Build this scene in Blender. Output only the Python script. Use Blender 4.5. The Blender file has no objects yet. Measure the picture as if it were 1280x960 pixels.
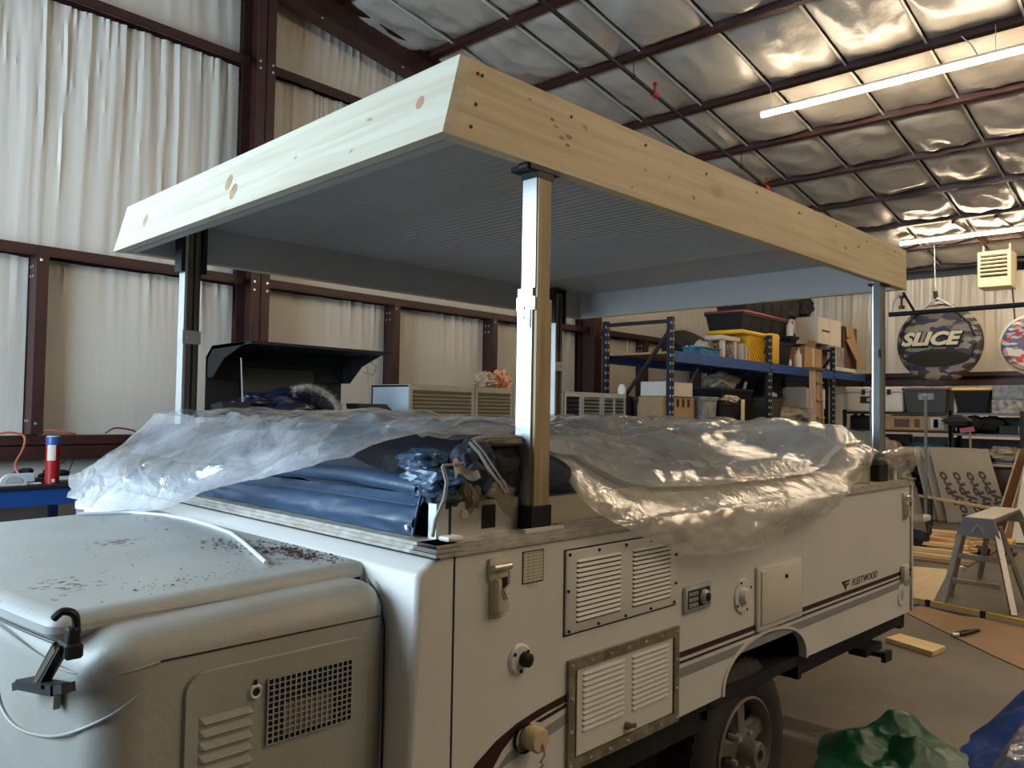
import bpy, bmesh, math, random
from mathutils import Vector, Matrix, noise
random.seed(7)
PI = math.pi
sc = bpy.context.scene
COL = sc.collection
TH = 0.045                      # the trailer stands turned by this angle in the building

# ------------------------------------------------------------------ camera
cam = bpy.data.cameras.new('camera'); cam.sensor_width = 36; cam.lens = 27.893
cam.clip_start = 0.05; cam.clip_end = 200
co = bpy.data.objects.new('camera', cam); COL.objects.link(co); sc.camera = co
def cam_axes(yaw, pitch, roll):
    cy, sy, cp, sp = math.cos(yaw), math.sin(yaw), math.cos(pitch), math.sin(pitch)
    f = Vector((cy*cp, sy*cp, sp)); r = Vector((sy, -cy, 0)); u = r.cross(f)
    cr, sr = math.cos(roll), math.sin(roll)
    return cr*r+sr*u, -sr*r+cr*u, f
r_, u_, f_ = cam_axes(0.78233-TH, 0.03457, 0.01671)
co.matrix_world = Matrix(((r_.x, u_.x, -f_.x, -1.30519), (r_.y, u_.y, -f_.y, -1.36041), (r_.z, u_.z, -f_.z, 1.56407), (0, 0, 0, 1)))

# ------------------------------------------------------------------ light and exposure
w = bpy.data.worlds.new('world'); sc.world = w; w.use_nodes = True
w.node_tree.nodes['Background'].inputs[0].default_value = (0.62, 0.78, 1, 1)
w.node_tree.nodes['Background'].inputs[1].default_value = 0.25
def area(name, loc, rot, sx, sy, power, col):
    l = bpy.data.lights.new(name, 'AREA'); l.shape = 'RECTANGLE'; l.size = sx; l.size_y = sy; l.energy = power; l.color = col
    o = bpy.data.objects.new(name, l); COL.objects.link(o); o.location = loc; o.rotation_euler = rot; return o
WARM = (1, 0.74, 0.44)
COOL = (0.64, 0.83, 1)
# open roller door in the near wall, left behind the camera
area('door_daylight', (-4.1, 3.3, 2.85), (0, -PI/2, 0), 3.0, 3.6, 225, COOL)
sc.view_settings.view_transform = 'Standard'; sc.view_settings.look = 'None'
sc.view_settings.exposure = 1.30; sc.view_settings.gamma = 1; sc.view_settings.use_curve_mapping = False
LAMP_E = 36

# ------------------------------------------------------------------ materials
MATS = {}
def mat(name, col, rough=0.5, metal=0.0, var=0.0, vs=8, col2=None, bump=0.0, bs=20, stretch=(1, 1, 1), spec=0.5, alpha=1, emit=0, coat=0, detail=4):
    if name in MATS: return MATS[name]
    m = bpy.data.materials.new(name); m.use_nodes = True; nt = m.node_tree; N = nt.nodes; L = nt.links
    b = N['Principled BSDF']; b.inputs['Base Color'].default_value = (*col, 1)
    b.inputs['Roughness'].default_value = rough; b.inputs['Metallic'].default_value = metal
    b.inputs['Specular IOR Level'].default_value = spec; b.inputs['Alpha'].default_value = alpha
    b.inputs['Coat Weight'].default_value = coat
    if emit:
        b.inputs['Emission Color'].default_value = (*col, 1); b.inputs['Emission Strength'].default_value = emit
    tc = N.new('ShaderNodeTexCoord'); mp = N.new('ShaderNodeMapping'); mp.inputs['Scale'].default_value = stretch
    L.new(tc.outputs['Object'], mp.inputs['Vector'])
    if var or col2:
        n = N.new('ShaderNodeTexNoise'); n.inputs['Scale'].default_value = vs; n.inputs['Detail'].default_value = detail
        L.new(mp.outputs[0], n.inputs['Vector'])
        cr = N.new('ShaderNodeValToRGB'); cr.color_ramp.elements[0].position = 0.35; cr.color_ramp.elements[1].position = 0.65
        c2 = col2 if col2 else tuple(c*(1-var) for c in col)
        cr.color_ramp.elements[0].color = (*c2, 1); cr.color_ramp.elements[1].color = (*col, 1)
        L.new(n.outputs['Fac'], cr.inputs[0]); L.new(cr.outputs[0], b.inputs['Base Color'])
    if bump:
        n2 = N.new('ShaderNodeTexNoise'); n2.inputs['Scale'].default_value = bs; n2.inputs['Detail'].default_value = 3
        L.new(mp.outputs[0], n2.inputs['Vector'])
        bp = N.new('ShaderNodeBump'); bp.inputs['Strength'].default_value = bump; bp.inputs['Distance'].default_value = 0.02
        L.new(n2.outputs['Fac'], bp.inputs['Height']); L.new(bp.outputs[0], b.inputs['Normal'])
    MATS[name] = m; return m

def wood(name, c1, c2, axis='x', knots=True, sc_=1.0):
    if name in MATS: return MATS[name]
    m = bpy.data.materials.new(name); m.use_nodes = True; nt = m.node_tree; N = nt.nodes; L = nt.links
    b = N['Principled BSDF']; b.inputs['Roughness'].default_value = 0.55; b.inputs['Specular IOR Level'].default_value = 0.3
    tc = N.new('ShaderNodeTexCoord'); mp = N.new('ShaderNodeMapping')
    st = {'x': (0.9, 14, 22), 'y': (14, 0.9, 22), 'z': (22, 22, 0.9)}[axis]
    mp.inputs['Scale'].default_value = tuple(s*sc_ for s in st); L.new(tc.outputs['Object'], mp.inputs[0])
    n = N.new('ShaderNodeTexNoise'); n.inputs['Scale'].default_value = 1.6; n.inputs['Detail'].default_value = 5; n.inputs['Distortion'].default_value = 0.6
    L.new(mp.outputs[0], n.inputs['Vector'])
    cr = N.new('ShaderNodeValToRGB'); cr.color_ramp.elements[0].position = 0.3; cr.color_ramp.elements[1].position = 0.62
    cr.color_ramp.elements[0].color = (*c2, 1); cr.color_ramp.elements[1].color = (*c1, 1)
    L.new(n.outputs['Fac'], cr.inputs[0]); out = cr.outputs[0]
    if knots:
        mp2 = N.new('ShaderNodeMapping'); mp2.inputs['Scale'].default_value = {'x': (1, 1.6, 1.6), 'y': (1.6, 1, 1.6), 'z': (1.6, 1.6, 1)}[axis]
        L.new(tc.outputs['Object'], mp2.inputs[0])
        for sca, thr, colr in ((2.3, 0.13, (0.42, 0.27, 0.13, 1)), (7.0, 0.10, (0.25, 0.16, 0.09, 1))):
            v = N.new('ShaderNodeTexVoronoi'); v.inputs['Scale'].default_value = sca; v.inputs['Randomness'].default_value = 1
            nz = N.new('ShaderNodeTexNoise'); nz.inputs['Scale'].default_value = 9; L.new(mp2.outputs[0], nz.inputs['Vector'])
            va = N.new('ShaderNodeVectorMath'); va.operation = 'MULTIPLY_ADD'; va.inputs[1].default_value = (0.06, 0.06, 0.06)
            L.new(nz.outputs['Color'], va.inputs[0]); L.new(mp2.outputs[0], va.inputs[2]); L.new(va.outputs[0], v.inputs['Vector'])
            r2 = N.new('ShaderNodeValToRGB'); r2.color_ramp.elements[0].position = thr*0.45; r2.color_ramp.elements[1].position = thr
            r2.color_ramp.elements[0].color = (0.62, 0.62, 0.62, 1); r2.color_ramp.elements[1].color = (0, 0, 0, 1)
            L.new(v.outputs['Distance'], r2.inputs[0])
            mx = N.new('ShaderNodeMix'); mx.data_type = 'RGBA'; L.new(r2.outputs[0], mx.inputs[0]); L.new(out, mx.inputs[6]); mx.inputs[7].default_value = colr
            out = mx.outputs[2]
    L.new(out, b.inputs['Base Color'])
    bp = N.new('ShaderNodeBump'); bp.inputs['Strength'].default_value = 0.15; bp.inputs['Distance'].default_value = 0.003
    L.new(n.outputs['Fac'], bp.inputs['Height']); L.new(bp.outputs[0], b.inputs['Normal'])
    MATS[name] = m; return m

def film(name, col, fac, rough=0.18, bs=14):
    """thin plastic sheeting: part see-through, part milky and glossy"""
    m = bpy.data.materials.new(name); m.use_nodes = True; nt = m.node_tree; N = nt.nodes; L = nt.links
    b = N['Principled BSDF']; b.inputs['Base Color'].default_value = (*col, 1); b.inputs['Roughness'].default_value = rough
    b.inputs['Specular IOR Level'].default_value = 0.8
    tc = N.new('ShaderNodeTexCoord')
    n = N.new('ShaderNodeTexNoise'); n.inputs['Scale'].default_value = bs; n.inputs['Detail'].default_value = 6; n.inputs['Distortion'].default_value = 1.2
    L.new(tc.outputs['Object'], n.inputs['Vector'])
    bp = N.new('ShaderNodeBump'); bp.inputs['Strength'].default_value = 0.22; bp.inputs['Distance'].default_value = 0.02
    L.new(n.outputs['Fac'], bp.inputs['Height']); L.new(bp.outputs[0], b.inputs['Normal'])
    t = N.new('ShaderNodeBsdfTransparent'); mx = N.new('ShaderNodeMixShader')
    lw = N.new('ShaderNodeLayerWeight'); lw.inputs['Blend'].default_value = 0.5
    pw = N.new('ShaderNodeMath'); pw.operation = 'POWER'; pw.inputs[1].default_value = 2.2; L.new(lw.outputs['Facing'], pw.inputs[0])
    ml = N.new('ShaderNodeMath'); ml.operation = 'MULTIPLY_ADD'; ml.inputs[1].default_value = 0.26; ml.use_clamp = True; L.new(pw.outputs[0], ml.inputs[0])
    n3 = N.new('ShaderNodeTexNoise'); n3.inputs['Scale'].default_value = 3.0; n3.inputs['Detail'].default_value = 3; L.new(tc.outputs['Object'], n3.inputs['Vector'])
    mr = N.new('ShaderNodeMapRange'); mr.inputs['From Min'].default_value = 0.3; mr.inputs['From Max'].default_value = 0.7
    mr.inputs['To Min'].default_value = fac-0.10; mr.inputs['To Max'].default_value = fac+0.10; L.new(n3.outputs['Fac'], mr.inputs[0])
    L.new(mr.outputs[0], ml.inputs[2])
    at_ = N.new('ShaderNodeAttribute'); at_.attribute_name = 'layers'
    la_ = N.new('ShaderNodeMath'); la_.operation = 'MULTIPLY_ADD'; la_.inputs[1].default_value = 0.40; la_.use_clamp = True; L.new(at_.outputs['Fac'], la_.inputs[0]); L.new(ml.outputs[0], la_.inputs[2]); ml = la_
    L.new(ml.outputs[0], mx.inputs[0]); L.new(t.outputs[0], mx.inputs[1]); L.new(b.outputs[0], mx.inputs[2])
    gl = N.new('ShaderNodeBsdfGlossy'); gl.inputs['Roughness'].default_value = 0.07; gl.inputs['Color'].default_value = (1, 1, 1, 1); L.new(bp.outputs[0], gl.inputs['Normal'])
    l2 = N.new('ShaderNodeLayerWeight'); l2.inputs['Blend'].default_value = 0.5; L.new(bp.outputs[0], l2.inputs['Normal'])
    p5 = N.new('ShaderNodeMath'); p5.operation = 'POWER'; p5.inputs[1].default_value = 4.0; L.new(l2.outputs['Facing'], p5.inputs[0])
    fr_ = N.new('ShaderNodeMath'); fr_.operation = 'MULTIPLY_ADD'; fr_.inputs[1].default_value = 0.7; fr_.inputs[2].default_value = 0.10; fr_.use_clamp = True; L.new(p5.outputs[0], fr_.inputs[0])
    m2 = N.new('ShaderNodeMixShader'); L.new(fr_.outputs[0], m2.inputs[0]); L.new(mx.outputs[0], m2.inputs[1]); L.new(gl.outputs[0], m2.inputs[2]); mx = m2
    L.new(mx.outputs[0], N['Material Output'].inputs[0]); MATS[name] = m; return m

def camo(name, cols, scale):
    m = bpy.data.materials.new(name); m.use_nodes = True; nt = m.node_tree; N = nt.nodes; L = nt.links
    b = N['Principled BSDF']; b.inputs['Roughness'].default_value = 0.5
    tc = N.new('ShaderNodeTexCoord'); mp = N.new('ShaderNodeMapping'); mp.inputs['Rotation'].default_value = (0.6, 0, 0); mp.inputs['Scale'].default_value = (0.3, 0.6, 1.5)
    L.new(tc.outputs['Object'], mp.inputs[0])
    v = N.new('ShaderNodeTexVoronoi'); v.distance = 'MANHATTAN'; v.inputs['Scale'].default_value = scale; L.new(mp.outputs[0], v.inputs['Vector'])
    s = N.new('ShaderNodeSeparateColor'); L.new(v.outputs['Color'], s.inputs[0])
    cr = N.new('ShaderNodeValToRGB'); cr.color_ramp.interpolation = 'CONSTANT'
    for i, c in enumerate(cols):
        e = cr.color_ramp.elements[i] if i < 2 else cr.color_ramp.elements.new(0.5)
        e.position = i/len(cols); e.color = (*c, 1)
    L.new(s.outputs[0], cr.inputs[0]); L.new(cr.outputs[0], b.inputs['Base Color']); MATS[name] = m; return m

M_white = mat('trailer_white', (0.70, 0.69, 0.65), 0.38, var=0.06, vs=3, bump=0.03, bs=60)
M_trunk = mat('trunk_plastic', (0.41, 0.41, 0.375), 0.42, var=0.10, vs=5, bump=0.05, bs=90, col2=(0.36, 0.352, 0.31))
def dirty_lid():
    m = mat('lid_plastic', (0.47, 0.49, 0.47), 0.45, var=0.1, vs=4, bump=0.05, bs=90)
    N = m.node_tree.nodes; L = m.node_tree.links; b = N['Principled BSDF']; src = b.inputs['Base Color'].links[0].from_socket
    tc = N.new('ShaderNodeTexCoord'); n = N.new('ShaderNodeTexNoise'); n.inputs['Scale'].default_value = 55; n.inputs['Detail'].default_value = 6
    L.new(tc.outputs['Object'], n.inputs['Vector'])
    n2 = N.new('ShaderNodeTexNoise'); n2.inputs['Scale'].default_value = 3.2; n2.inputs['Detail'].default_value = 3; L.new(tc.outputs['Object'], n2.inputs['Vector'])
    mu = N.new('ShaderNodeMath'); mu.operation = 'MULTIPLY'; L.new(n.outputs['Fac'], mu.inputs[0]); L.new(n2.outputs['Fac'], mu.inputs[1])
    cr = N.new('ShaderNodeValToRGB'); cr.color_ramp.elements[0].position = 0.36; cr.color_ramp.elements[1].position = 0.41
    L.new(mu.outputs[0], cr.inputs[0]); mx = N.new('ShaderNodeMix'); mx.data_type = 'RGBA'
    L.new(cr.outputs[0], mx.inputs[0]); L.new(src, mx.inputs[6]); mx.inputs[7].default_value = (0.13, 0.10, 0.07, 1); L.new(mx.outputs[2], b.inputs['Base Color']); return m
M_lid = dirty_lid()
M_alu = mat('aluminium', (0.62, 0.60, 0.55), 0.38, 0.85, var=0.15, vs=12)
M_galv = mat('galvanised', (0.60, 0.62, 0.62), 0.42, 0.7, var=0.12, vs=10)
M_bright = mat('bright_metal', (0.8, 0.8, 0.78), 0.25, 0.9)
M_grime = mat('weathered_rail', (0.52, 0.50, 0.45), 0.5, 0.3, col2=(0.36, 0.33, 0.28), vs=22, stretch=(1, 1, 3))
M_black = mat('black_plastic', (0.013, 0.013, 0.014), 0.5, spec=0.3)
M_dark = mat('dark_steel', (0.018, 0.018, 0.019), 0.55, 0.0, spec=0.3)
M_rubber = mat('tyre_rubber', (0.035, 0.03, 0.027), 0.75, var=0.3, vs=10)
M_darkgap = mat('dark_opening', (0.015, 0.014, 0.012), 0.9)
M_maroon = mat('maroon_stripe', (0.040, 0.008, 0.010), 0.4)
M_blkstripe = mat('black_stripe', (0.02, 0.015, 0.018), 0.4)
M_grystripe = mat('grey_stripe', (0.27, 0.28, 0.27), 0.4)
M_cream = mat('cream_plastic', (0.60, 0.55, 0.42), 0.45)
M_louvre = mat('white_louvre', (0.71, 0.70, 0.65), 0.4)
M_label = mat('paper_label', (0.62, 0.58, 0.47), 0.6)
M_red = mat('red_plastic', (0.35, 0.01, 0.01), 0.35)
M_pine = wood('pine', (0.66, 0.575, 0.39), (0.52, 0.425, 0.26), 'x')
M_pine_f = wood('daylit_pine', (0.60, 0.565, 0.45), (0.50, 0.455, 0.34), 'y')  # same pine as the sides, cool daylight worked into a paler tone
M_pine_z = wood('pine_upright', (0.46, 0.375, 0.23), (0.32, 0.24, 0.13), 'z', knots=True)
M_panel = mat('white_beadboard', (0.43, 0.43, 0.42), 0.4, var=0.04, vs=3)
M_steelred = mat('red_oxide_steel', (0.046, 0.0135, 0.011), 0.45, 0.0, var=0.25, vs=6)
M_ins = mat('insulation_facing', (0.66, 0.62, 0.55), 0.36, bump=0.12, bs=16, stretch=(1.6, 1.6, 0.35), spec=0.6)
M_insc = mat('ceiling_facing', (0.47, 0.44, 0.39), 0.30, bump=0.35, bs=9, stretch=(1, 1, 1), spec=0.75)
M_seam = mat('seam_tape', (0.72, 0.68, 0.60), 0.5)
M_blue = mat('blue_paint', (0.012, 0.075, 0.30), 0.4, var=0.15, vs=8)
M_vinyl = mat('blue_vinyl', (0.030, 0.075, 0.15), 0.33, var=0.15, vs=5, bump=0.3, bs=9, coat=0.2)
M_canvas = mat('navy_canvas', (0.030, 0.040, 0.065), 0.7, var=0.3, vs=6, bump=0.4, bs=12)
M_tan = mat('khaki_canvas', (0.23, 0.20, 0.15), 0.85, var=0.25, vs=8, bump=0.4, bs=14)
M_grey = mat('grey_paint', (0.42, 0.44, 0.45), 0.45, var=0.06, vs=6)
M_bluegrey = mat('pale_blue_panel', (0.50, 0.56, 0.62), 0.45)
M_card = mat('cardboard', (0.40, 0.25, 0.12), 0.8, var=0.15, vs=6)
M_whitebox = mat('white_carton', (0.62, 0.58, 0.52), 0.7, var=0.08, vs=9)
M_yellow = mat('yellow_plastic', (0.72, 0.42, 0.02), 0.4)
M_tote = mat('black_tote', (0.013, 0.013, 0.015), 0.55, spec=0.22)
M_fab = mat('dark_fabric', (0.018, 0.017, 0.019), 0.9, var=0.4, vs=9, bump=0.5, bs=10)

# ------------------------------------------------------------------ mesh builder
class MB:
    def __init__(s): s.v = []; s.f = []; s.mi = []; s.M = None; s.cm = 0
    def add(s, vs, fs):
        b = len(s.v)
        for p in vs:
            p = Vector(p); s.v.append(tuple(s.M @ p) if s.M else tuple(p))
        for f in fs: s.f.append(tuple(i+b for i in f)); s.mi.append(s.cm)
        return s
    def box(s, x0, x1, y0, y1, z0, z1):
        return s.add([(x0, y0, z0), (x1, y0, z0), (x1, y1, z0), (x0, y1, z0), (x0, y0, z1), (x1, y0, z1), (x1, y1, z1), (x0, y1, z1)],
                     [(0, 3, 2, 1), (4, 5, 6, 7), (0, 1, 5, 4), (1, 2, 6, 5), (2, 3, 7, 6), (3, 0, 4, 7)])
    def rbox(s, x0, x1, y0, y1, z0, z1, r=0.01, seg=2):
        bm = bmesh.new(); bmesh.ops.create_cube(bm, size=1)
        for v in bm.verts: v.co = Vector(((x0+x1)/2+v.co.x*(x1-x0), (y0+y1)/2+v.co.y*(y1-y0), (z0+z1)/2+v.co.z*(z1-z0)))
        bmesh.ops.bevel(bm, geom=list(bm.edges), offset=r, segments=seg, affect='EDGES', profile=0.5)
        return s.frombm(bm)
    def frombm(s, bm):
        bm.verts.ensure_lookup_table(); bm.verts.index_update()
        s.add([v.co.copy() for v in bm.verts], [[v.index for v in f.verts] for f in bm.faces]); bm.free(); return s
    def beam(s, p0, p1, w_, h_, up=(0, 0, 1)):
        p0 = Vector(p0); p1 = Vector(p1); d = (p1-p0).normalized(); up = Vector(up)
        a = d.cross(up); a = a.normalized() if a.length > 1e-4 else Vector((1, 0, 0)); b = a.cross(d)
        vs = [p+a*sx*w_/2+b*sy*h_/2 for p in (p0, p1) for sx, sy in ((-1, -1), (1, -1), (1, 1), (-1, 1))]
        return s.add(vs, [(0, 1, 2, 3), (7, 6, 5, 4), (0, 4, 5, 1), (1, 5, 6, 2), (2, 6, 7, 3), (3, 7, 4, 0)])
    def tube(s, pts, r, n=10, caps=True):
        pts = [Vector(p) for p in pts]; rr = r if isinstance(r, (list, tuple)) else [r]*len(pts); vs = []; fs = []
        pa = None
        for i, p in enumerate(pts):
            d = (pts[min(i+1, len(pts)-1)]-pts[max(i-1, 0)]).normalized()
            if pa is None: pa = d.cross(Vector((0, 0, 1))) if abs(d.z) < 0.95 else d.cross(Vector((1, 0, 0)))
            pa = (pa-d*pa.dot(d)).normalized(); pb = d.cross(pa)
            for k in range(n):
                t = 2*PI*k/n; vs.append(p+pa*math.cos(t)*rr[i]+pb*math.sin(t)*rr[i])
        for i in range(len(pts)-1):
            for k in range(n): fs.append((i*n+k, i*n+(k+1) % n, (i+1)*n+(k+1) % n, (i+1)*n+k))
        if caps: fs.append(tuple(range(n))[::-1]); fs.append(tuple((len(pts)-1)*n+k for k in range(n)))
        return s.add(vs, fs)
    def cyl(s, p0, p1, r, n=20, r2=None): return s.tube([p0, p1], [r, r if r2 is None else r2], n)
    def lathe(s, prof, c, axis='y', n=32):
        """prof = [(radius, offset along axis)]"""
        c = Vector(c); vs = []; fs = []
        for (r, h) in prof:
            for k in range(n):
                t = 2*PI*k/n; a, b = r*math.cos(t), r*math.sin(t)
                vs.append(c+Vector({'y': (a, h, b), 'x': (h, a, b), 'z': (a, b, h)}[axis]))
        for i in range(len(prof)-1):
            for k in range(n): fs.append((i*n+k, i*n+(k+1) % n, (i+1)*n+(k+1) % n, (i+1)*n+k))
        return s.add(vs, fs)
    def prism(s, poly, h, axis='y', a0=0.0):
        """poly in the plane across axis, extruded a0..a0+h"""
        n = len(poly)
        def P(a, b, t): return {'y': (a, t, b), 'x': (t, a, b), 'z': (a, b, t)}[axis]
        vs = [P(a, b, a0) for a, b in poly]+[P(a, b, a0+h) for a, b in poly]
        return s.add(vs, [tuple(range(n)), tuple(range(2*n-1, n-1, -1))]+[(i, n+i, n+(i+1) % n, (i+1) % n) for i in range(n)])
    def grid(s, fn, nu, nv):
        vs = [fn(i/nu, j/nv) for i in range(nu+1) for j in range(nv+1)]
        return s.add(vs, [(i*(nv+1)+j, (i+1)*(nv+1)+j, (i+1)*(nv+1)+j+1, i*(nv+1)+j+1) for i in range(nu) for j in range(nv)])
    def blob(s, c, rad, amp=0.2, f=2.0, seed=0, sub=4, flat=None):
        bm = bmesh.new(); bmesh.ops.create_icosphere(bm, subdivisions=sub, radius=1)
        for v in bm.verts:
            d = v.co.normalized(); q = d*f+Vector((seed*7.3, seed*1.7, seed))
            k = 1+amp*(noise.noise(q)*1.2+(1-abs(noise.noise(q*1.9))*2)*.45-0.2+0.12*noise.noise(q*4.5))
            v.co = Vector(c)+Vector((d.x*rad[0]*k, d.y*rad[1]*k, d.z*rad[2]*k))
            if flat is not None and v.co.z < flat: v.co.z = flat
        return s.frombm(bm)
    def text(s, body, size, ext, shear=0.0, M=None, bold=0.0, align='LEFT', wide=1.0):
        c = bpy.data.curves.new('lettering', 'FONT'); c.body = body; c.size = size; c.extrude = ext; c.shear = shear; c.offset = bold; c.align_x = align; c.resolution_u = 3
        o = bpy.data.objects.new('lettering', c); COL.objects.link(o)
        me = o.to_mesh(); S = Matrix.Diagonal((wide, 1, 1, 1)); old = s.M; s.M = (M or Matrix()) @ S
        s.add([v.co.copy() for v in me.vertices], [tuple(p.vertices) for p in me.polygons]); s.M = old
        o.to_mesh_clear(); bpy.data.objects.remove(o); bpy.data.curves.remove(c); return s
    def build(s, name, m, parent=None, smooth=False, frame='W', origin=None):
        me = bpy.data.meshes.new(name)
        off = Vector(OFF[parent.name]) if parent is not None else Vector((0, 0, 0))
        if parent is None:
            xs, ys, zs = zip(*s.v)
            off = Vector(origin) if origin else Vector(((min(xs)+max(xs))/2, (min(ys)+max(ys))/2, min(zs)))
        me.from_pydata([tuple(Vector(v)-off) for v in s.v], [], s.f)
        ms = m if isinstance(m, (list, tuple)) else [m]
        for k in ms: me.materials.append(k)
        if len(ms) > 1: me.polygons.foreach_set('material_index', s.mi)
        if smooth:
            me.polygons.foreach_set('use_smooth', [True]*len(me.polygons))
            try: me.set_sharp_from_angle(angle=smooth if isinstance(smooth, float) else 0.7)
            except Exception: pass
        me.update()
        o = bpy.data.objects.new(name, me); COL.objects.link(o)
        if parent is not None: o.parent = parent; OFF[o.name] = OFF[parent.name]
        else:
            OFF[o.name] = tuple(off)
            place(o, off, frame)
        return o
OFF = {}
def place(o, loc, frame):
    if frame == 'T':
        o.rotation_euler = (0, 0, -TH); o.location = Matrix.Rotation(-TH, 4, 'Z') @ Vector(loc)
    else: o.location = loc
def thing(name, label, cat, loc, group=None, frame='W'):
    o = bpy.data.objects.new(name, None); COL.objects.link(o); o.empty_display_size = 0.1
    OFF[o.name] = tuple(loc); place(o, loc, frame); o['label'] = label; o['category'] = cat
    if group: o['group'] = group
    return o
def tag(o, label, cat, group=None):
    o['label'] = label; o['category'] = cat
    if group: o['group'] = group
    return o
def struct(name, bm=None, m=None, smooth=False):
    if bm: o = bm.build(name, m, None, smooth, origin=(0, 0, 0))
    else:
        o = bpy.data.objects.new(name, None); COL.objects.link(o); OFF[o.name] = (0, 0, 0)
    o['kind'] = 'structure'; return o
def copypart(o, d, parent=None):
    c = o.copy(); COL.objects.link(c); c.parent = parent or o.parent; c.location = Vector(o.location)+Vector(d); OFF[c.name] = OFF[o.name]; return c
def ridge(x, y, z=0): return 1-abs(noise.noise(Vector((x, y, z))))*2
def nz(x, y, z=0): return noise.noise(Vector((x, y, z)))
def clamp(t, a=0.0, b=1.0): return max(a, min(b, t))
def sst(a, b, t): t = clamp((t-a)/(b-a)); return t*t*(3-2*t)
def interp(pts, t):
    if t <= pts[0][0]: return pts[0][1]
    for (a, va), (b, vb) in zip(pts, pts[1:]):
        if t <= b: return va+(vb-va)*(t-a)/(b-a)
    return pts[-1][1]

# ================================================================== BUILDING
WY = 6.1; FX = 15.5; NX = -4.2; RY = -9.0
def cz(x): return 6.47-0.14*x
M_floor = mat('concrete', (0.110, 0.086, 0.056), 0.5, col2=(0.050, 0.037, 0.024), vs=1.3, bump=0.15, bs=30, detail=8)
struct('floor', MB().box(NX, FX+0.3, RY, WY+0.3, -0.2, 0), M_floor)
M_shell = mat('wall_sheet', (0.30, 0.285, 0.26), 0.5)
wl = struct('wall_left', MB().box(NX, FX+0.2, WY+0.12, WY+0.2, 0, 8), M_shell)
wf = struct('wall_far', MB().box(FX+0.14, FX+0.25, RY, WY+0.2, 0, 5.2), M_shell)
wr = struct('wall_right', MB().box(NX, FX+0.2, RY-0.1, RY, 0, 8), M_shell)
b = MB().box(NX-0.1, NX, RY, 1.4, 0, 8); b.box(NX-0.1, NX, 5.4, WY+0.2, 0, 8); b.box(NX-0.1, NX, 1.4, 5.4, 4.5, 8)
struct('wall_near', b, M_shell)
b = MB(); b.add([(NX-.1, RY, cz(NX-.1)+.25), (FX+.3, RY, cz(FX+.3)+.25), (FX+.3, WY+.2, cz(FX+.3)+.25), (NX-.1, WY+.2, cz(NX-.1)+.25)], [(0, 1, 2, 3)])
ceil = struct('ceiling', b, M_shell)
# steel of the gable wall
def girt_z(z, x0, x1, y=WY, d=0.19, wall=None):
    b = MB(); b.box(x0, x1, y-d, y, z-0.008, z); b.box(x0, x1, y-d-0.006, y-d, z-0.075, z); b.box(x0, x1, y-d, y-d+0.02, z-0.085, z-0.075)
    b.box(x0, x1, y-0.01, y, z-0.2, z); return b.build('girt', M_steelred, wl)
girt_z(2.87, NX, 2.7); girt_z(2.87, 2.9, FX); girt_z(5.08, NX, 2.7); girt_z(5.08, 2.9, 8.6)
girt_z(1.30, NX, 2.7); girt_z(1.30, 2.9, FX)
b = MB(); b.box(NX, FX, WY-.19, WY-.18, 1.1, 1.225); b.build('girt', M_steelred, wl)
def stud(x):
    b = MB(); b.box(x, x+0.008, WY-0.19, WY, 1.31, 2.80); b.box(x, x+0.09, WY-0.2, WY-0.19, 1.31, 2.86); b.box(x+.082, x+0.09, WY-0.19, WY-0.17, 1.31, 2.8)
    b.cm = 1
    for zz in (2.70, 2.62, 1.42): b.cyl((x-0.005, WY-.12, zz), (x+.0, WY-.12, zz), 0.012, 8); b.cyl((x-0.005, WY-.06, zz), (x, WY-.06, zz), 0.012, 8)
    for zz in (2.75, 1.4): b.cyl((x+.03, WY-.205, zz), (x+.03, WY-.2, zz), 0.012, 8)
    return b.build('stud', [M_steelred, M_bright], wl)
for x in (-2.8, -0.95, 0.86, 4.62, 6.30, 10.0, 11.8, 13.6): stud(x)
def column(x, ztop, z0=0, wide=0.2, y1=WY-0.05, dep=0.3):
    b = MB(); b.box(x, x+wide, y1-dep, y1-dep+0.012, z0, ztop); b.box(x+wide/2-.005, x+wide/2+.005, y1-dep, y1, z0, ztop); b.box(x, x+wide, y1-0.012, y1, z0, ztop)
    b.cm = 1
    for zz in (5.0, 4.93, 2.8, 2.72, 1.22):
        if zz < ztop: b.cyl((x+.03, y1-dep-.006, zz), (x+.03, y1-dep, zz), 0.014, 8); b.cyl((x+wide-.03, y1-dep-.006, zz), (x+wide-.03, y1-dep, zz), 0.014, 8)
    return b.build('column', [M_steelred, M_bright], wl)
column(2.70, cz(2.8)-0.25); column(8.35, cz(8.4)-.25)
# rafter beam against the gable
b = MB()
for (z0, z1, y0, y1) in ((-0.31, -0.295, WY-.42, WY-.2), (-0.295, 0.0, WY-.315, WY-.305), (0.0, 0.015, WY-.42, WY-.2)):
    xs = (NX, FX); vs = []
    for x in xs: vs += [(x, y0, cz(x)+z0), (x, y1, cz(x)+z0), (x, y1, cz(x)+z1), (x, y0, cz(x)+z1)]
    b.add(vs, [(0, 1, 2, 3), (7, 6, 5, 4), (0, 4, 5, 1), (1, 5, 6, 2), (2, 6, 7, 3), (3, 7, 4, 0)])
b.cm = 1
for k in range(10):
    x = -1+k*1.1; b.cyl((x, WY-.4, cz(x)-.32), (x, WY-.4, cz(x)-.31), .013, 8); b.cyl((x+.25, WY-.25, cz(x)-.32), (x+.25, WY-.25, cz(x)-.31), .013, 8)
b.build('rafter', [M_steelred, M_bright], ceil)
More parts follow.
